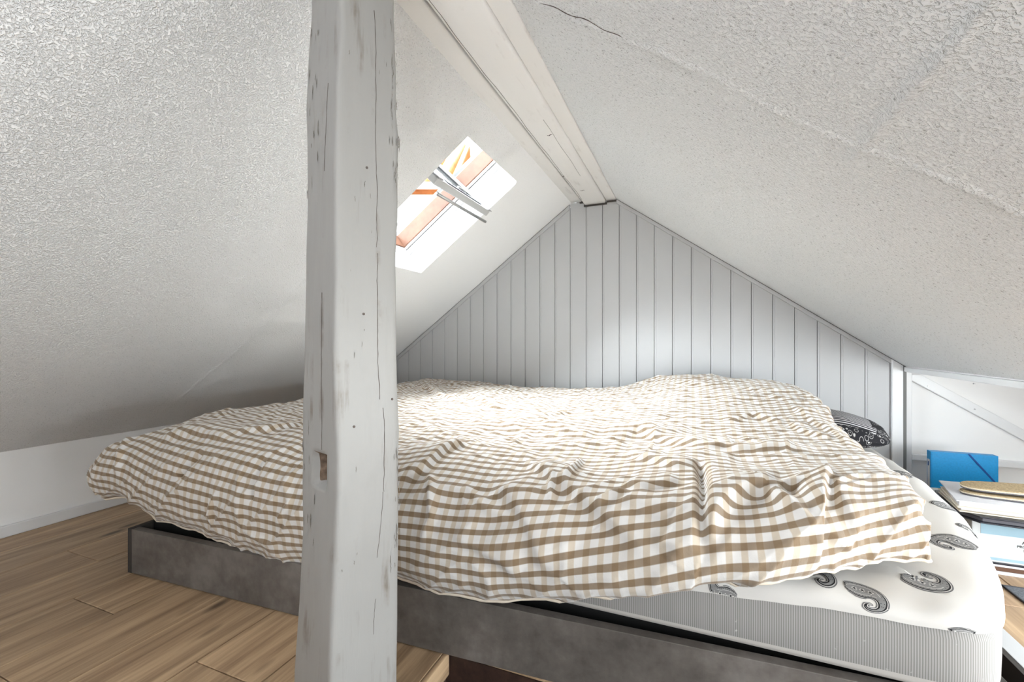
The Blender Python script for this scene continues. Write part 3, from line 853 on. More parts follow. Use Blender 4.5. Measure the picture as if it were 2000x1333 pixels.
#MATTRESS-END
nM = len(MP)
rings = []
for (ins, z) in ((.030, .148), (.012, .1485), (.004, .152), (.0, .160), (-.001, .20), (-.001, .245), (.004, .262), (.016, .274), (.040, .280)):
    P = MP + MN*ins
    rings.append(np.c_[P, z - droop(P[:, 0], P[:, 1])*(.3 if z < .18 else .9)])
def ring_mesh(name, rings, mat, parent=None, cap_top=True, cap_bot=False, uv=True):
    v = np.vstack(rings); f = []
    for j in range(len(rings)-1):
        for i in range(nM):
            f.append((j*nM+i, j*nM+(i+1) % nM, (j+1)*nM+(i+1) % nM, (j+1)*nM+i))
    if cap_bot: f.append(tuple(range(nM-1, -1, -1)))
    if cap_top:
        f.append(tuple(range((len(rings)-1)*nM, len(rings)*nM)))
    o = mesh(name, v, f, mat, parent, smooth=True)
    if uv:
        ul = o.data.uv_layers.new(name='cloth')
        arc = np.r_[0, np.cumsum([np.linalg.norm(rings[j+1][:, :].mean(0)-rings[j].mean(0)) for j in range(len(rings)-1)])]
        me = o.data
        L2 = MT[-1] + .012
        for p in me.polygons:
            idx = [me.loops[l].vertex_index for l in p.loop_indices]
            ii = [q % nM for q in idx]
            wrap = max(ii) - min(ii) > nM/2
            for l, q in zip(p.loop_indices, idx):
                s_ = MT[q % nM] + (L2 if wrap and (q % nM) < nM/2 else 0)
                ul.data[l].uv = (s_, v[q][2] - .143)
    return o
matt = ring_mesh('mattress', rings, [M['ribbed']], cap_bot=True)
tag(matt, 'thin mattress with grey ribbed side border lying on the bed box', 'mattress')
srings = [sheet_ring(k_) for k_ in range(len(SH_PROF))]
P = MP + MN*.16; cen = np.array([-.45, 1.68])
for q in (.25, .5, .75, .93):
    R2 = P + (cen-P)*q
    srings.append(np.c_[R2, .290 - droop(R2[:, 0], R2[:, 1]) + .0015*np.sin(R2[:, 0]*13)])
sheet = ring_mesh('fitted_sheet', srings, [M['sheet']])
tag(sheet, 'cream fitted sheet with black paisley motifs stretched over the mattress', 'bed sheet')

# paisley motifs printed on the sheet: flat layered cut-outs lying on the cloth
SHR = np.array(srings[:len(SH_PROF)+1])
SHW = np.r_[0, np.cumsum(np.linalg.norm(np.diff(SHR, axis=0), axis=2).mean(1))]
def sheet_pt(s, w, lift):
    L2 = MT[-1] + .012
    i = (s % L2)/L2*nM; i0 = int(i) % nM; i1 = (i0+1) % nM; fi = i - int(i)
    w = min(max(w, 0.0), SHW[-1]-1e-4)
    j = int(np.searchsorted(SHW, w, side='right')-1); fj = (w-SHW[j])/(SHW[j+1]-SHW[j])
    a = SHR[j, i0]*(1-fi) + SHR[j, i1]*fi; b = SHR[j+1, i0]*(1-fi) + SHR[j+1, i1]*fi
    p = a*(1-fj) + b*fj
    tu = SHR[j, i1]-SHR[j, i0]; tv = b-a
    nn = np.cross(tu, tv); nn = nn/np.linalg.norm(nn)
    if nn[2] < -.2: nn = -nn
    return p + nn*lift
def paisley_line(n=52):
    """centre line of a teardrop whose tail curls under it, with its half width"""
    c = np.array([(-.40,-.01,.0),(-.395,-.01,.12),(-.36,.0,.22),(-.27,.03,.30),(-.13,.05,.34),(.02,.05,.34),(.17,.02,.29),(.31,-.08,.21),(.385,-.23,.16),(.38,-.42,.13),(.29,-.56,.11),(.14,-.60,.10),(.04,-.53,.085),(.05,-.44,.07),(.13,-.40,.05),(.19,-.43,.02)])
    t = np.linspace(0, len(c)-1, n); i = np.clip(t.astype(int), 0, len(c)-2); fr = (t-i)[:, None]
    g_ = lambda k_: c[np.clip(k_, 0, len(c)-1)]
    p0, p1, p2, p3 = g_(i-1), g_(i), g_(i+1), g_(i+2)
    q = .5*(2*p1 + (p2-p0)*fr + (2*p0-5*p1+4*p2-p3)*fr**2 + (3*p1-p0-3*p2+p3)*fr**3)
    return q[:, :2], np.maximum(q[:, 2], 0)
PCL, PCW = paisley_line()
from mathutils.bvhtree import BVHTree
BV = BVHTree.FromPolygons([tuple(v_.co) for v_ in sheet.data.vertices], [tuple(p_.vertices) for p_ in sheet.data.polygons])
def paisley(mode, s, w, size, rot, flip):
    """mode 'edge': s along the rim of the mattress, w up its side; mode 'top': plan position x, y"""
    T2 = np.gradient(PCL, axis=0); T2 /= np.linalg.norm(T2, axis=1)[:, None]; N2 = np.c_[-T2[:, 1], T2[:, 0]]
    ca, sa = math.cos(rot), math.sin(rot)
    def place(q, lift):
        x, y = q[0]*size, q[1]*size*flip
        x, y = x*ca - y*sa, x*sa + y*ca
        if mode == 'edge':
            return w + y, sheet_pt(s + x, w + y, lift)
        rr = math.hypot(s, w); yx, yy = s/rr, w/rr; y *= 1.12
        X, Y = s + x*yy + y*yx, w - x*yx + y*yy
        h = BV.ray_cast(Vector((X, Y, 1.0)), Vector((0, 0, -1)))
        if h[0] is None or h[1].z < .25: return -1, np.array((X, Y, .25))
        return 1, np.array(h[0] + h[1]*lift)
    v, f, mi = [], [], []
    cols = (-1, -.5, 0, .5, 1); m5 = len(cols)
    def strip(lift, m, off0, a=0, b=None):
        b = b or len(PCL); base = len(v); ok = []
        for i in range(a, b):
            hw = max(PCW[i]-off0, 0.0)
            for cc in cols:
                ww, p = place(PCL[i] + N2[i]*cc*hw, lift); v.append(p); ok.append(ww > 0)
        for i in range(b-a-1):
            for c_ in range(m5-1):
                ids = (base+i*m5+c_, base+i*m5+c_+1, base+(i+1)*m5+c_+1, base+(i+1)*m5+c_)
                if all(ok[q-base] for q in ids): f.append(ids); mi.append(m)
    def dot(cx, cy, r, m, lift=.0013):
        base = len(v); good = True
        for k_ in range(8):
            ww, p = place((cx + r*math.cos(k_*math.pi/4), cy + r*math.sin(k_*math.pi/4)), lift); v.append(p); good &= ww > 0
        if good: f.append(tuple(base+k_ for k_ in range(8))); mi.append(m)
    strip(.0004, 0, 0)
    strip(.0006, 1, .030)
    strip(.0008, 2, .048)
    strip(.0010, 3, .080)
    strip(.0011, 1, .150, 5, 25); strip(.00115, 3, .165, 5, 25)
    for i_ in (12, 16, 20):
        cx, cy = PCL[i_]
        dot(cx, cy, .030, 2, .0014)
        for k_ in range(5):
            dot(cx + .052*math.cos(k_*1.257+i_), cy + .052*math.sin(k_*1.257+i_), .020, 1)
    for i_ in range(6, 34, 2):
        for sd in (-1, 1):
            q = PCL[i_] + N2[i_]*sd*max(PCW[i_]-.115, 0)
            if PCW[i_] > .13: dot(q[0], q[1], .012, 2, .0013)
    if not f: return
    o = mesh('paisley_print', v, f, [M['ink_grey'], M['ink_light'], M['ink'], M['ink_mid']], sheet)
    for p, m in zip(o.data.polygons, mi): p.material_index = m
PAISLEYS = [('top', .510, 1.20, .076, math.pi-.1, -1), ('top', .376, .985, .072, .05, -1), ('edge', 1.838, .056, .062, -.20, 1), ('edge', 1.681, .058, .058, 1.7, 1),
            ('edge', 1.624, .004, .050, math.pi, 1), ('edge', 1.958, -.004, .046, .1, 1), ('top', .202, .955, .064, .3, 1), ('top', .597, 1.44, .07, .8, 1), ('top', .605, 1.72, .07, 2.2, 1),
            ('edge', 2.42, .02, .06, .4, -1)]
#PAISLEY-LIST
for a in PAISLEYS: paisley(*a)

# ------------------------------------------------------------------ duvet
#DUVET-BEGIN
# stations along the bed (x), each with profile knots (y, z): hem, bulge, front, crest, front top, mid top, back top, back edge
DST = [
 (-1.700, [(.800,.235),(.796,.245),(.800,.258),(.83,.262),(1.0,.258),(1.5,.262),(2.1,.265),(2.45,.27)]),
 (-1.728, [(.800,.222),(.786,.245),(.786,.290),(.82,.318),(1.0,.325),(1.5,.33),(2.1,.33),(2.46,.33)]),
 (-1.690, [(.805,.205),(.778,.245),(.778,.312),(.825,.372),(1.0,.395),(1.5,.395),(2.1,.40),(2.47,.40)]),
 (-1.600, [(.825,.204),(.788,.240),(.788,.310),(.838,.388),(1.0,.432),(1.5,.428),(2.1,.440),(2.48,.44)]),
 (-1.450, [(.845,.174),(.800,.225),(.798,.300),(.850,.385),(1.0,.440),(1.5,.435),(2.1,.440),(2.49,.44)]),
 (-1.200, [(.850,.141),(.810,.204),(.808,.295),(.865,.385),(1.03,.425),(1.5,.430),(2.1,.435),(2.49,.435)]),
 (-.920, [(.850,.121),(.812,.190),(.815,.290),(.88,.380),(1.06,.415),(1.5,.425),(2.1,.430),(2.49,.425)]),
 (-.620, [(.850,.147),(.815,.200),(.820,.290),(.89,.375),(1.07,.412),(1.5,.425),(2.1,.428),(2.49,.420)]),
 (-.370, [(.850,.172),(.812,.215),(.820,.300),(.90,.380),(1.09,.415),(1.5,.425),(2.1,.430),(2.49,.435)]),
 (-.140, [(.850,.237),(.812,.262),(.818,.325),(.90,.392),(1.09,.425),(1.5,.432),(2.1,.480),(2.48,.515)]),
 (.020, [(.850,.285),(.818,.302),(.822,.348),(.90,.405),(1.09,.432),(1.5,.432),(2.08,.500),(2.47,.530)]),
 (.120, [(.858,.298),(.830,.318),(.838,.362),(.91,.412),(1.09,.435),(1.5,.428),(2.06,.515),(2.47,.520)]),
 (.220, [(.915,.304),(.890,.325),(.900,.372),(.95,.418),(1.10,.437),(1.5,.420),(2.05,.520),(2.46,.495)]),
 (.298, [(.965,.308),(.945,.330),(.952,.378),(.99,.420),(1.12,.435),(1.52,.408),(2.04,.515),(2.45,.470)]),
 (.350, [(.995,.312),(.980,.335),(.985,.378),(1.02,.418),(1.14,.428),(1.54,.398),(2.03,.500),(2.43,.445)]),
 (.376, [(1.005,.314),(.997,.334),(1.002,.368),(1.03,.402),(1.15,.412),(1.55,.385),(2.02,.470),(2.41,.420)]),
 (.386, [(1.01,.313),(1.006,.322),(1.012,.345),(1.04,.366),(1.16,.368),(1.56,.348),(2.01,.385),(2.39,.365)]),
 (.376, [(1.015,.311),(1.014,.314),(1.02,.320),(1.05,.325),(1.17,.322),(1.57,.315),(2.00,.318),(2.37,.315)]),
]
DXO = {  # the right edge runs outwards towards the pillow: extra x per knot
 0: 0, 1: 0, 2: 0, 3: .008, 4: .040, 5: .066, 6: .085, 7: .10}
def catmull(P, t):
    """P (n, ...), t in [0, n-1]"""
    n = len(P); i = np.clip(np.floor(t).astype(int), 0, n-2); f_ = t - i
    g_ = lambda k_: P[np.clip(k_, 0, n-1)]
    p0, p1, p2, p3 = g_(i-1), g_(i), g_(i+1), g_(i+2)
    f_ = f_.reshape(-1, *([1]*(P.ndim-1)))
    return .5*(2*p1 + (p2-p0)*f_ + (2*p0-5*p1+4*p2-p3)*f_**2 + (3*p1-p0-3*p2+p3)*f_**3)
def duvet_base(NU, NV):
    K = np.zeros((len(DST), 8, 3))
    for i, (x, kn) in enumerate(DST):
        w_ = max(0.0, (x - .02)/.38)
        for k_, (y, z) in enumerate(kn):
            K[i, k_] = (x + DXO[k_]*w_, y, z)
    # parameter along x roughly by arc length, along the profile likewise
    d = np.linalg.norm(np.diff(K[:, 4], axis=0), axis=1); d = np.maximum(d, .012); cu = np.r_[0, np.cumsum(d)]
    tu = np.interp(np.linspace(0, cu[-1], NU), cu, np.arange(len(cu)))
    A = catmull(K, tu)                                  # NU, 8, 3
    mid = A[NU//2]; d = np.linalg.norm(np.diff(mid, axis=0), axis=1); cv = np.r_[0, np.cumsum(d)]
    # denser rows at the front
    lin = np.linspace(0, 1, NV); lin = lin**1.25
    tv = np.interp(lin*cv[-1], cv, np.arange(8))
    B = catmull(np.swapaxes(A, 0, 1).copy(), tv)        # NV, NU, 3
    P = np.swapaxes(B, 0, 1)                            # NU, NV, 3
    du = np.linalg.norm(np.diff(P, axis=0), axis=2); dv = np.linalg.norm(np.diff(P, axis=1), axis=2)
    row = int(NV*.45)
    u = np.r_[0, np.cumsum(du[:, row])]
    U = np.repeat(u[:, None], NV, 1)
    V = np.concatenate([np.zeros((NU, 1)), np.cumsum(dv, axis=1)], axis=1)
    return P, U, V
def grid_normals(P):
    a = np.gradient(P, axis=0); b = np.gradient(P, axis=1)
    n_ = np.cross(a, b); n_ /= np.maximum(np.linalg.norm(n_, axis=2), 1e-9)[:, :, None]
    return n_
#DUVET-END
def vnoise(X, Y, seed):
    """smooth value noise on arrays"""
    rs = np.random.RandomState(seed); tab = rs.rand(64, 64)
    xi = np.floor(X).astype(int); yi = np.floor(Y).astype(int); fx = X-xi; fy = Y-yi
    fx = fx*fx*fx*(fx*(fx*6-15)+10); fy = fy*fy*fy*(fy*(fy*6-15)+10)
    g_ = lambda a, b: tab[a % 64, b % 64]
    return ((g_(xi, yi)*(1-fx) + g_(xi+1, yi)*fx)*(1-fy) + (g_(xi, yi+1)*(1-fx) + g_(xi+1, yi+1)*fx)*fy)*2 - 1
NU, NV = 560, 380
P, U, V = duvet_base(NU, NV)
FOLDS = [
 ( [(1.224, 0.24), (1.253, 0.3), (1.259, 0.384), (1.289, 0.456)] , 0.012 , 0.012 , -1 ), 
 ( [(1.277, 0.281), (1.313, 0.231), (1.33, 0.175), (1.313, 0.125)] , 0.009 , 0.009 , 0 ), 
 ( [(1.375, 0.258), (1.424, 0.224), (1.468, 0.197), (1.526, 0.176)] , 0.007 , 0.01 , 0 ), 
 ( [(1.452, 0.267), (1.52, 0.21), (1.568, 0.157), (1.592, 0.115), (1.621, 0.082)] , 0.012 , 0.013 , -1 ), 
 ( [(1.392, 0.145), (1.457, 0.129), (1.514, 0.108), (1.55, 0.078)] , 0.01 , 0.011 , -1 ), 
 ( [(1.496, 0.361), (1.562, 0.297), (1.61, 0.252), (1.677, 0.192), (1.738, 0.135), (1.788, 0.099)] , 0.015 , 0.013 , -1 ), 
 ( [(1.61, 0.252), (1.61, 0.342), (1.604, 0.41)] , 0.008 , 0.007 , 0 ), 
 ( [(1.682, 0.181), (1.725, 0.205), (1.745, 0.206)] , 0.008 , 0.008 , 0 ), 
 ( [(1.574, 0.282), (1.592, 0.208)] , 0.007 , 0.007 , 0 ), 
 ( [(1.872, 0.376), (1.877, 0.205), (1.872, 0.11), (1.877, 0.079)] , -0.016 , 0.009 , 0 ), 
 ( [(1.877, 0.093), (1.891, 0.126), (1.915, 0.166), (1.958, 0.202), (1.992, 0.219), (2.021, 0.215)] , 0.02 , 0.014 , -1 ), 
 ( [(1.986, 0.216), (2.015, 0.164), (2.038, 0.13), (2.056, 0.099)] , 0.01 , 0.01 , -1 ), 
 ( [(2.038, 0.213), (2.05, 0.144), (2.061, 0.104)] , -0.012 , 0.018 , 0 ), 
 ( [(2.126, 0.274), (2.096, 0.167), (2.073, 0.112), (2.061, 0.072), (2.061, 0.033)] , 0.017 , 0.011 , 1 ), 
 ( [(2.078, 0.104), (2.108, 0.077), (2.144, 0.047)] , 0.007 , 0.007 , -1 ), 
 ( [(2.12, 0.239), (2.138, 0.13), (2.156, 0.073)] , 0.009 , 0.01 , -1 ), 
 ( [(1.649, 0.624), (1.712, 0.676), (1.788, 0.589), (1.877, 0.514), (2.009, 0.489), (2.144, 0.495)] , 0.012 , 0.018 , -1 ), 
 ( [(2.167, 0.974), (2.195, 0.851), (2.237, 0.71), (2.248, 0.558)] , 0.01 , 0.012 , -1 ), 
 ( [(1.958, 0.812), (2.033, 0.885), (2.114, 0.8)] , 0.008 , 0.012 , 0 ), 
 ( [(2.132, 0.805), (2.144, 0.719), (2.202, 0.628)] , 0.01 , 0.012 , -1 ), 
 ( [(0.301, 1.713), (0.547, 1.452), (0.817, 1.181), (0.95, 1.073)] , 0.012 , 0.012 , -1 ), 
 ( [(0.817, 1.327), (1.077, 1.078), (1.152, 0.925)] , 0.01 , 0.012 , -1 ), 
 ( [(1.277, 0.714), (1.43, 0.673), (1.538, 0.617), (1.621, 0.618)] , 0.007 , 0.030 , -1 ), 
 ( [(1.732, 0.409), (1.788, 0.363), (1.842, 0.309)] , 0.009 , 0.01 , -1 ), 
 ( [(1.725, 0.244), (1.77, 0.223), (1.837, 0.247)] , 0.009 , 0.01 , -1 ), 
 ( [(1.725, 0.188), (1.776, 0.167), (1.837, 0.148)] , 0.008 , 0.009 , -1 ), 
 ( [(1.805, 0.105), (1.837, 0.087), (1.867, 0.086)] , 0.008 , 0.009 , -1 ), 
 ( [(0.559, 0.257), (0.529, 0.194), (0.5, 0.157)] , -0.012 , 0.007 , 0 ), 
 ( [(0.788, 0.28), (0.794, 0.221), (0.8, 0.165)] , -0.01 , 0.006 , 0 ), 
 ( [(0.886, 0.247), (0.927, 0.188), (0.892, 0.128)] , 0.006 , 0.008 , 0 ), 
 ( [(0.186, 0.237), (0.239, 0.171), (0.257, 0.112)] , 0.008 , 0.01 , 0 ), 
 ( [(0.682, 0.175), (0.661, 0.124), (0.661, 0.077)] , 0.006 , 0.008 , 0 ), 
 ( [(0.323, 0.267), (0.45, 0.317), (0.607, 0.313)] , 0.009 , 0.014 , -1 ), 
 ( [(0.571, 0.341), (0.655, 0.394), (0.682, 0.492)] , 0.009 , 0.014 , -1 ), 
]
#FOLD-LIST
disp = np.zeros((NU, NV))
front = np.clip((.34 - V)/.12, 0, 1)               # 1 on the hanging front
edge = np.clip(np.minimum(U, U.max()-U)/.08, 0, 1)
# soft body of the filling
disp += .010*vnoise(U*4.2+3, V*3.6+1, 5)*edge + .006*vnoise(U*9+8, V*7+2, 6)*edge
# slanting drag wrinkles, ridged
def ridged(a, b, sx, sy, rot, seed):
    c_, s_ = math.cos(rot), math.sin(rot)
    X = (U*c_ + V*s_)*sx + .8*vnoise(U*6, V*6, seed+50); Y = (-U*s_ + V*c_)*sy
    return (1 - np.abs(vnoise(X, Y, seed)))**3
disp += (.0085*ridged(0, 0, 4, 14, .75, 21) + .005*ridged(0, 0, 6, 22, .55, 22))*(.35 + .65*front)
top = np.clip((V - .30)/.15, 0, 1)
disp += (.007*ridged(0, 0, 5, 11, -.5, 31) + .005*ridged(0, 0, 9, 17, .3, 32) + .003*vnoise(U*30, V*24, 33))*top
disp += .0012*vnoise(U*46, V*40, 34)
# wavy hem
disp += .008*vnoise(U*11, U*0+.5, 40)*np.clip((.05-V)/.05, 0, 1)
for (pl, amp, w_, side) in FOLDS:
    amp *= 1.6
    pl = np.array(pl); best = np.full(U.shape, 9.0); sgn = np.zeros(U.shape); along = np.zeros(U.shape)
    seg = np.r_[0, np.cumsum(np.linalg.norm(np.diff(pl, axis=0), axis=1))]
    for i in range(len(pl)-1):
        a, b = pl[i], pl[i+1]; d = b-a; L2 = max(d@d, 1e-9)
        t = np.clip(((U-a[0])*d[0] + (V-a[1])*d[1])/L2, 0, 1)
        dx, dy = U-(a[0]+t*d[0]), V-(a[1]+t*d[1]); ds = np.hypot(dx, dy)
        m = ds < best; best[m] = ds[m]; sgn[m] = np.sign(d[0]*dy-d[1]*dx)[m]; along[m] = ((seg[i]+t*math.sqrt(L2))/max(seg[-1], 1e-6))[m]
    taper = np.clip(np.minimum(along, 1-along)*5 + .15, 0, 1)
    sd = best*sgn
    if side == 0: disp += amp*np.exp(-(sd/w_)**2)*taper
    else:         # an overlapping lip: steep on one side, long soft slope on the other
        sd = sd*side
        disp += amp*taper*np.where(sd > 0, np.exp(-(sd/w_)**2), np.exp(-(sd/(w_*5))**2))
NRM = grid_normals(P)
if NRM[NU//2, NV//2, 2] < 0: NRM = -NRM
P2 = P + NRM*disp[:, :, None]
P2[:, :, 1] = np.minimum(P2[:, :, 1], G-.012)
# hold it above the sheet on top and outside the mattress at the front
P2[:, :, 2] = np.maximum(P2[:, :, 2], np.where((P2[:, :, 1] > .90) & (P2[:, :, 0] > -1.53), .300, 0))
vs = P2.reshape(-1, 3)
fs = []
for i in range(NU-1):
    b = i*NV
    for j in range(NV-1):
        fs.append((b+j, b+NV+j, b+NV+j+1, b+j+1))
me = bpy.data.meshes.new('duvet')
me.from_pydata(vs.tolist(), [], fs); me.update()
ul = me.uv_layers.new(name='cloth')
UVs = np.c_[U.reshape(-1), V.reshape(-1)]
li = np.empty(len(me.loops), dtype=np.int32); me.loops.foreach_get('vertex_index', li)
ul.data.foreach_set('uv', UVs[li].astype(np.float32).reshape(-1))
me.polygons.foreach_set('use_smooth', [True]*len(me.polygons))
duvet = tag(link('duvet', me, M['gingham']), 'rumpled beige and white gingham duvet spread over the bed', 'duvet')
# folded rim of the cover: a thin piping along the hem and the right edge
rim = [tuple(P2[i, 0] + np.array([0, 0, .0])) for i in range(0, NU, 3)]
M['piping'] = plain('cream_piping', (.74, .66, .55), .85, .2)
MB().tube(rim, .0035, 6).build('hem', M['piping'], duvet, smooth=True)

# ------------------------------------------------------------------ pillows at the head of the bed
def pillow(name, c, lx, ly, h, rot, tilt, mats, label, seed, stripes=0):
    nu, nv = 48, 36; v = []; uv = []
    for sgn in (1, -1):
        for i in range(nu):
            for j in range(nv):
                a, b = i/(nu-1)*2-1, j/(nv-1)*2-1
                e = (max(0, 1-abs(a)**2.6)*max(0, 1-abs(b)**2.6))**.5
                x = a*lx/2*(1-.08*(b*b)); y = b*ly/2*(1-.08*(a*a))
                z = sgn*h/2*e + .006*mnoise.noise(Vector((x*14+seed, y*14, sgn)))*e
                v.append(Vector((x, y, z))); uv.append((x, y + (0 if sgn > 0 else 1)))
    f = []
    for s_ in range(2):
        o_ = s_*nu*nv
        for i in range(nu-1):
            for j in range(nv-1):
                q = (o_+i*nv+j, o_+(i+1)*nv+j, o_+(i+1)*nv+j+1, o_+i*nv+j+1)
                f.append(q if s_ == 0 else q[::-1])
    o = mesh(name, v, f, mats, None, smooth=True)
    ul = o.data.uv_layers.new(name='cloth')
    for l in o.data.loops: ul.data[l.index].uv = uv[l.vertex_index]
    o.rotation_euler = (tilt[0], tilt[1], rot); o.location = c
    return tag(o, label, 'pillow', 'pillows at the head of the bed')
M['stripe_dark'] = striped('black_white_stripe', (.02, .02, .024), (.66, .66, .68), .0135, 1, .5)
M['stripe_grey'] = striped('grey_stripe', (.20, .21, .23), (.50, .51, .53), .018, 1, .5)
M['pattern_dark'] = None
def bandana():
    m, N, L, b = newmat('black_floral_print', (.02, .02, .024), .85, .2)
    uv = nd(N, 'ShaderNodeUVMap'); uv.uv_map = 'cloth'
    vo_ = nd(N, 'ShaderNodeTexVoronoi', Scale=60.0); L.new(uv.outputs[0], vo_.inputs['Vector'])
    r = ramp(N, [(.0, (.6, .6, .6)), (.16, (.6, .6, .6)), (.22, (.02, .02, .024)), (.36, (.02, .02, .024)), (.40, (.5, .5, .5)), (.45, (.02, .02, .024))])
    L.new(vo_.outputs['Distance'], r.inputs[0]); L.new(r.outputs[0], b.inputs['Base Color'])
    return m
M['pattern_dark'] = bandana()
p2 = pillow('pillow', (.375, 2.345, .382), .58, .30, .12, -.02, (.10, .20), [M['stripe_grey']], 'grey striped pillow behind the black patterned one by the gable', 2)
p1 = pillow('pillow', (.335, 2.00, .384), .63, .33, .13, -.12, (.06, .05), [M['stripe_dark'], M['pattern_dark']], 'black and white striped pillow with patterned border poking out of the duvet', 4)
for p in p1.data.polygons:
    if p.center.y < -.125 or p.center.x > .262: p.material_index = 1

# ------------------------------------------------------------------ things under the eave, right of the bed
fo = tag(empty('folder', (.918, 2.335, -.0015)), 'bright blue card folder with elastic strap standing against the recess wall', 'folder')
MB().box(0, .205, 0, .003, .002, .247).build('cover', M['blue'], fo, bevel=.001)
MB().box(0, .205, .030, .033, .002, .247).build('cover', M['blue'], fo, bevel=.001)
MB().box(-.0032, -.0002, 0, .033, .002, .247).build('spine', M['blue'], fo, bevel=.001)
MB().box(-.002, .205, .0032, .0298, .2452, .2468).build('top_flap', M['blue'], fo, bevel=.0005)
MB().box(.004, .198, .005, .028, .003, .243).build('paper_block', M['paper'], fo)
MB().box(-.0040, -.0033, .007, .026, .03, .212).build('spine_label', M['paper'], fo)
MB().box(-.0043, -.0041, .012, .021, .185, .203).build('label_mark', M['blue_dark'], fo)
MB().hexa([(.112, -.002, .2475), (.119, -.002, .2475), (.204, -.002, .135), (.197, -.002, .135), (.112, -.0003, .2475), (.119, -.0003, .2475), (.204, -.0003, .135), (.197, -.0003, .135)]).build('elastic_strap', M['blue_dark'], fo)

fr1 = tag(empty('picture_frame', (.835, 1.775, 0)), 'thin dark brown framed board lying on the floor under the white box', 'frame')
MB().box(0, .52, 0, .30, .0005, .010).build('board', M['paper'], fr1, bevel=.001)
MB().box(.002, .52, .002, .30, .0102, .024).build('frame', M['brown'], fr1, bevel=.001)
MB().box(-.002, .52, -.002, .30, .0242, .031).build('glazing', M['paper'], fr1, bevel=.001)
MB().box(-.004, .52, -.004, .30, .0312, .037).build('rim', M['navy'], fr1, bevel=.001)
bx = tag(empty('box', (.792, 1.772, .0372)), 'white flat box with pale blue band and small print beside the mattress', 'box')
MB().box(0, .55, 0, .28, 0, .134).build('carton', M['box'], bx, bevel=.003)
MB().box(.020, .55, -.0008, -.0001, .082, .132).build('blue_band', M['pale_blue'], bx)
MB().box(.150, .55, -.0013, -.0009, .082, .132).build('green_band', M['pale_green'], bx)
MB().box(.020, .55, -.0008, -.0001, .006, .014).build('blue_band', M['pale_blue'], bx)
for (txt, sx, sz, sc) in (('AUREL', .112, .063, .0125), ('PROPRIETAIRE', .101, .052, .0105), ('PRODUIT', .115, .041, .0105)):
    c = bpy.data.curves.new('printed_text', 'FONT'); c.body = txt; c.size = sc; c.extrude = .0002
    tmp = bpy.data.objects.new('tmp', c); COL.objects.link(tmp)
    bpy.context.view_layer.update()
    me_t = bpy.data.meshes.new_from_object(tmp.evaluated_get(bpy.context.evaluated_depsgraph_get()))
    bpy.data.objects.remove(tmp)
    o = link('printed_text', me_t, None, bx); me_t.materials.clear(); me_t.materials.append(M['ink'])
    o.parent = bx; o.location = (sx, -.0006, sz); o.rotation_euler = (math.pi/2, 0, 0)
# pile on the box: dark album, cream folder, white folder
def sheet_slab(name, pts, z0, z1, mat, parent=None, bevel=.002):
    return MB().prism([(x, y, z0) for x, y in pts], (0, 0, z1-z0)).build(name, mat, parent, bevel=bevel)
zb = .172
al = tag(empty('album', (.72, 1.74, zb)), 'black covered album at the bottom of the pile on the white box', 'album')
sheet_slab('cover', [(.055, -.045), (.62, -.10), (.65, .24), (.05, .20), (.005, .04)], 0, .004, M['navy'], al)
sheet_slab('pages', [(.064, -.038), (.62, -.090), (.64, .23), (.056, .195), (.014, .04)], .0042, .0155, M['slate'], al)
sheet_slab('cover', [(.055, -.045), (.62, -.10), (.65, .24), (.05, .20), (.005, .04)], .0157, .020, M['navy'], al)
c1 = tag(empty('document_folder', (.72, 1.74, zb+.0205)), 'cream card folder between black album and white folder', 'folder')
sheet_slab('cover', [(.02, -.02), (.64, -.08), (.66, .22), (.048, .175)], 0, .003, M['cream'], c1, .001)
sheet_slab('papers', [(.028, -.010), (.64, -.068), (.66, .21), (.054, .17)], .0032, .0105, M['paper'], c1, .001)
sheet_slab('cover', [(.02, -.02), (.64, -.08), (.66, .22), (.048, .175)], .0107, .0137, M['cream'], c1, .001)
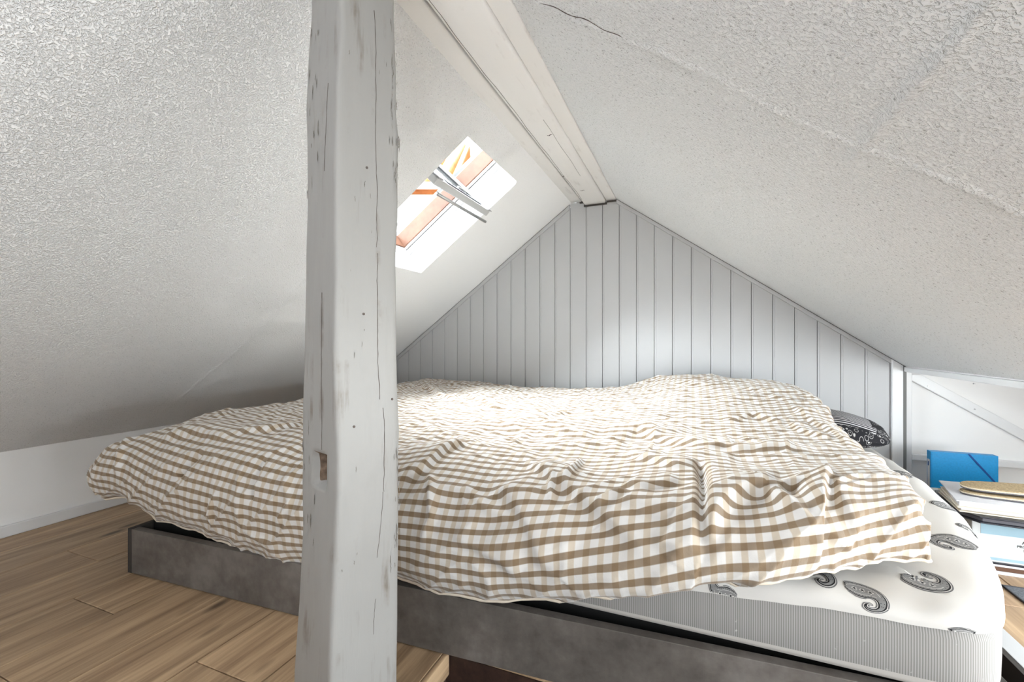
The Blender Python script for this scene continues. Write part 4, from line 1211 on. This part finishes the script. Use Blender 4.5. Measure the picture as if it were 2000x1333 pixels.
c2 = tag(empty('document_folder', (.72, 1.74, zb+.0345)), 'white folder under the cork insoles on top of the pile', 'folder')
sheet_slab('cover', [(.012, -.03), (.64, -.09), (.67, .23), (.060, .188)], 0, .003, M['cream'], c2, .001)
sheet_slab('papers', [(.020, -.02), (.64, -.08), (.67, .22), (.066, .18)], .0032, .018, M['paper'], c2, .001)
sheet_slab('cover', [(.010, -.028), (.64, -.09), (.67, .235), (.058, .192)], .0182, .0215, M['paper'], c2, .001)
def insole(c, rz, tilt, label, roll=0.0):
    r = tag(empty('insole', c, rz), label, 'insole', 'cork insoles on the pile')
    r.rotation_euler = (roll, tilt, rz)
    L0 = .26
    out = []
    nn = 40
    for i in range(nn):
        a = 2*math.pi*i/nn
        x = L0/2 + L0/2*math.cos(a)*1.0; t = x/L0
        w_ = .040*(1 - .18*math.sin(math.pi*min(1, max(0, (t-.1)/.7)))) + .010*t
        y = w_*math.copysign(abs(math.sin(a))**.75, math.sin(a))
        out.append((x, y))
    MB().prism([(x, y, 0) for x, y in out], (0, 0, .006)).build('base', M['slate'], r, bevel=.001)
    MB().prism([(x*.998+.0003, y*.99, .0061) for x, y in out], (0, 0, .005)).build('cork_top', M['cork'], r, bevel=.0015)
    ring = [(x, y, .006) for x, y in out] + [(out[0][0], out[0][1], .006)]
    MB().tube(ring, .0022, 6, caps=False).build('welt', M['weave'], r, smooth=True)
    return r
zt = zb + .0345 + .0218
insole((.775, 1.795, zt+.0005), -.10, -.01, 'lower cork insole lying flat on the white folder')
insole((.778, 1.800, zt+.0185), -.06, -.03, 'upper cork insole resting on the other one', .10)

mt = tag(empty('floor_mat', (.822, 1.15, 0)), 'dark grey felt mat lying on the light oak floor', 'mat')
MB().box(.004, .62, 0, .541, .0005, .0045).build('felt', M['felt'], mt, bevel=.001)
MB().box(0, .62, .5415, .546, .0005, .0055).build('binding', M['navy'], mt, bevel=.001)
MB().box(-.001, .0035, 0, .546, .0005, .0055).build('binding', M['navy'], mt, bevel=.001)
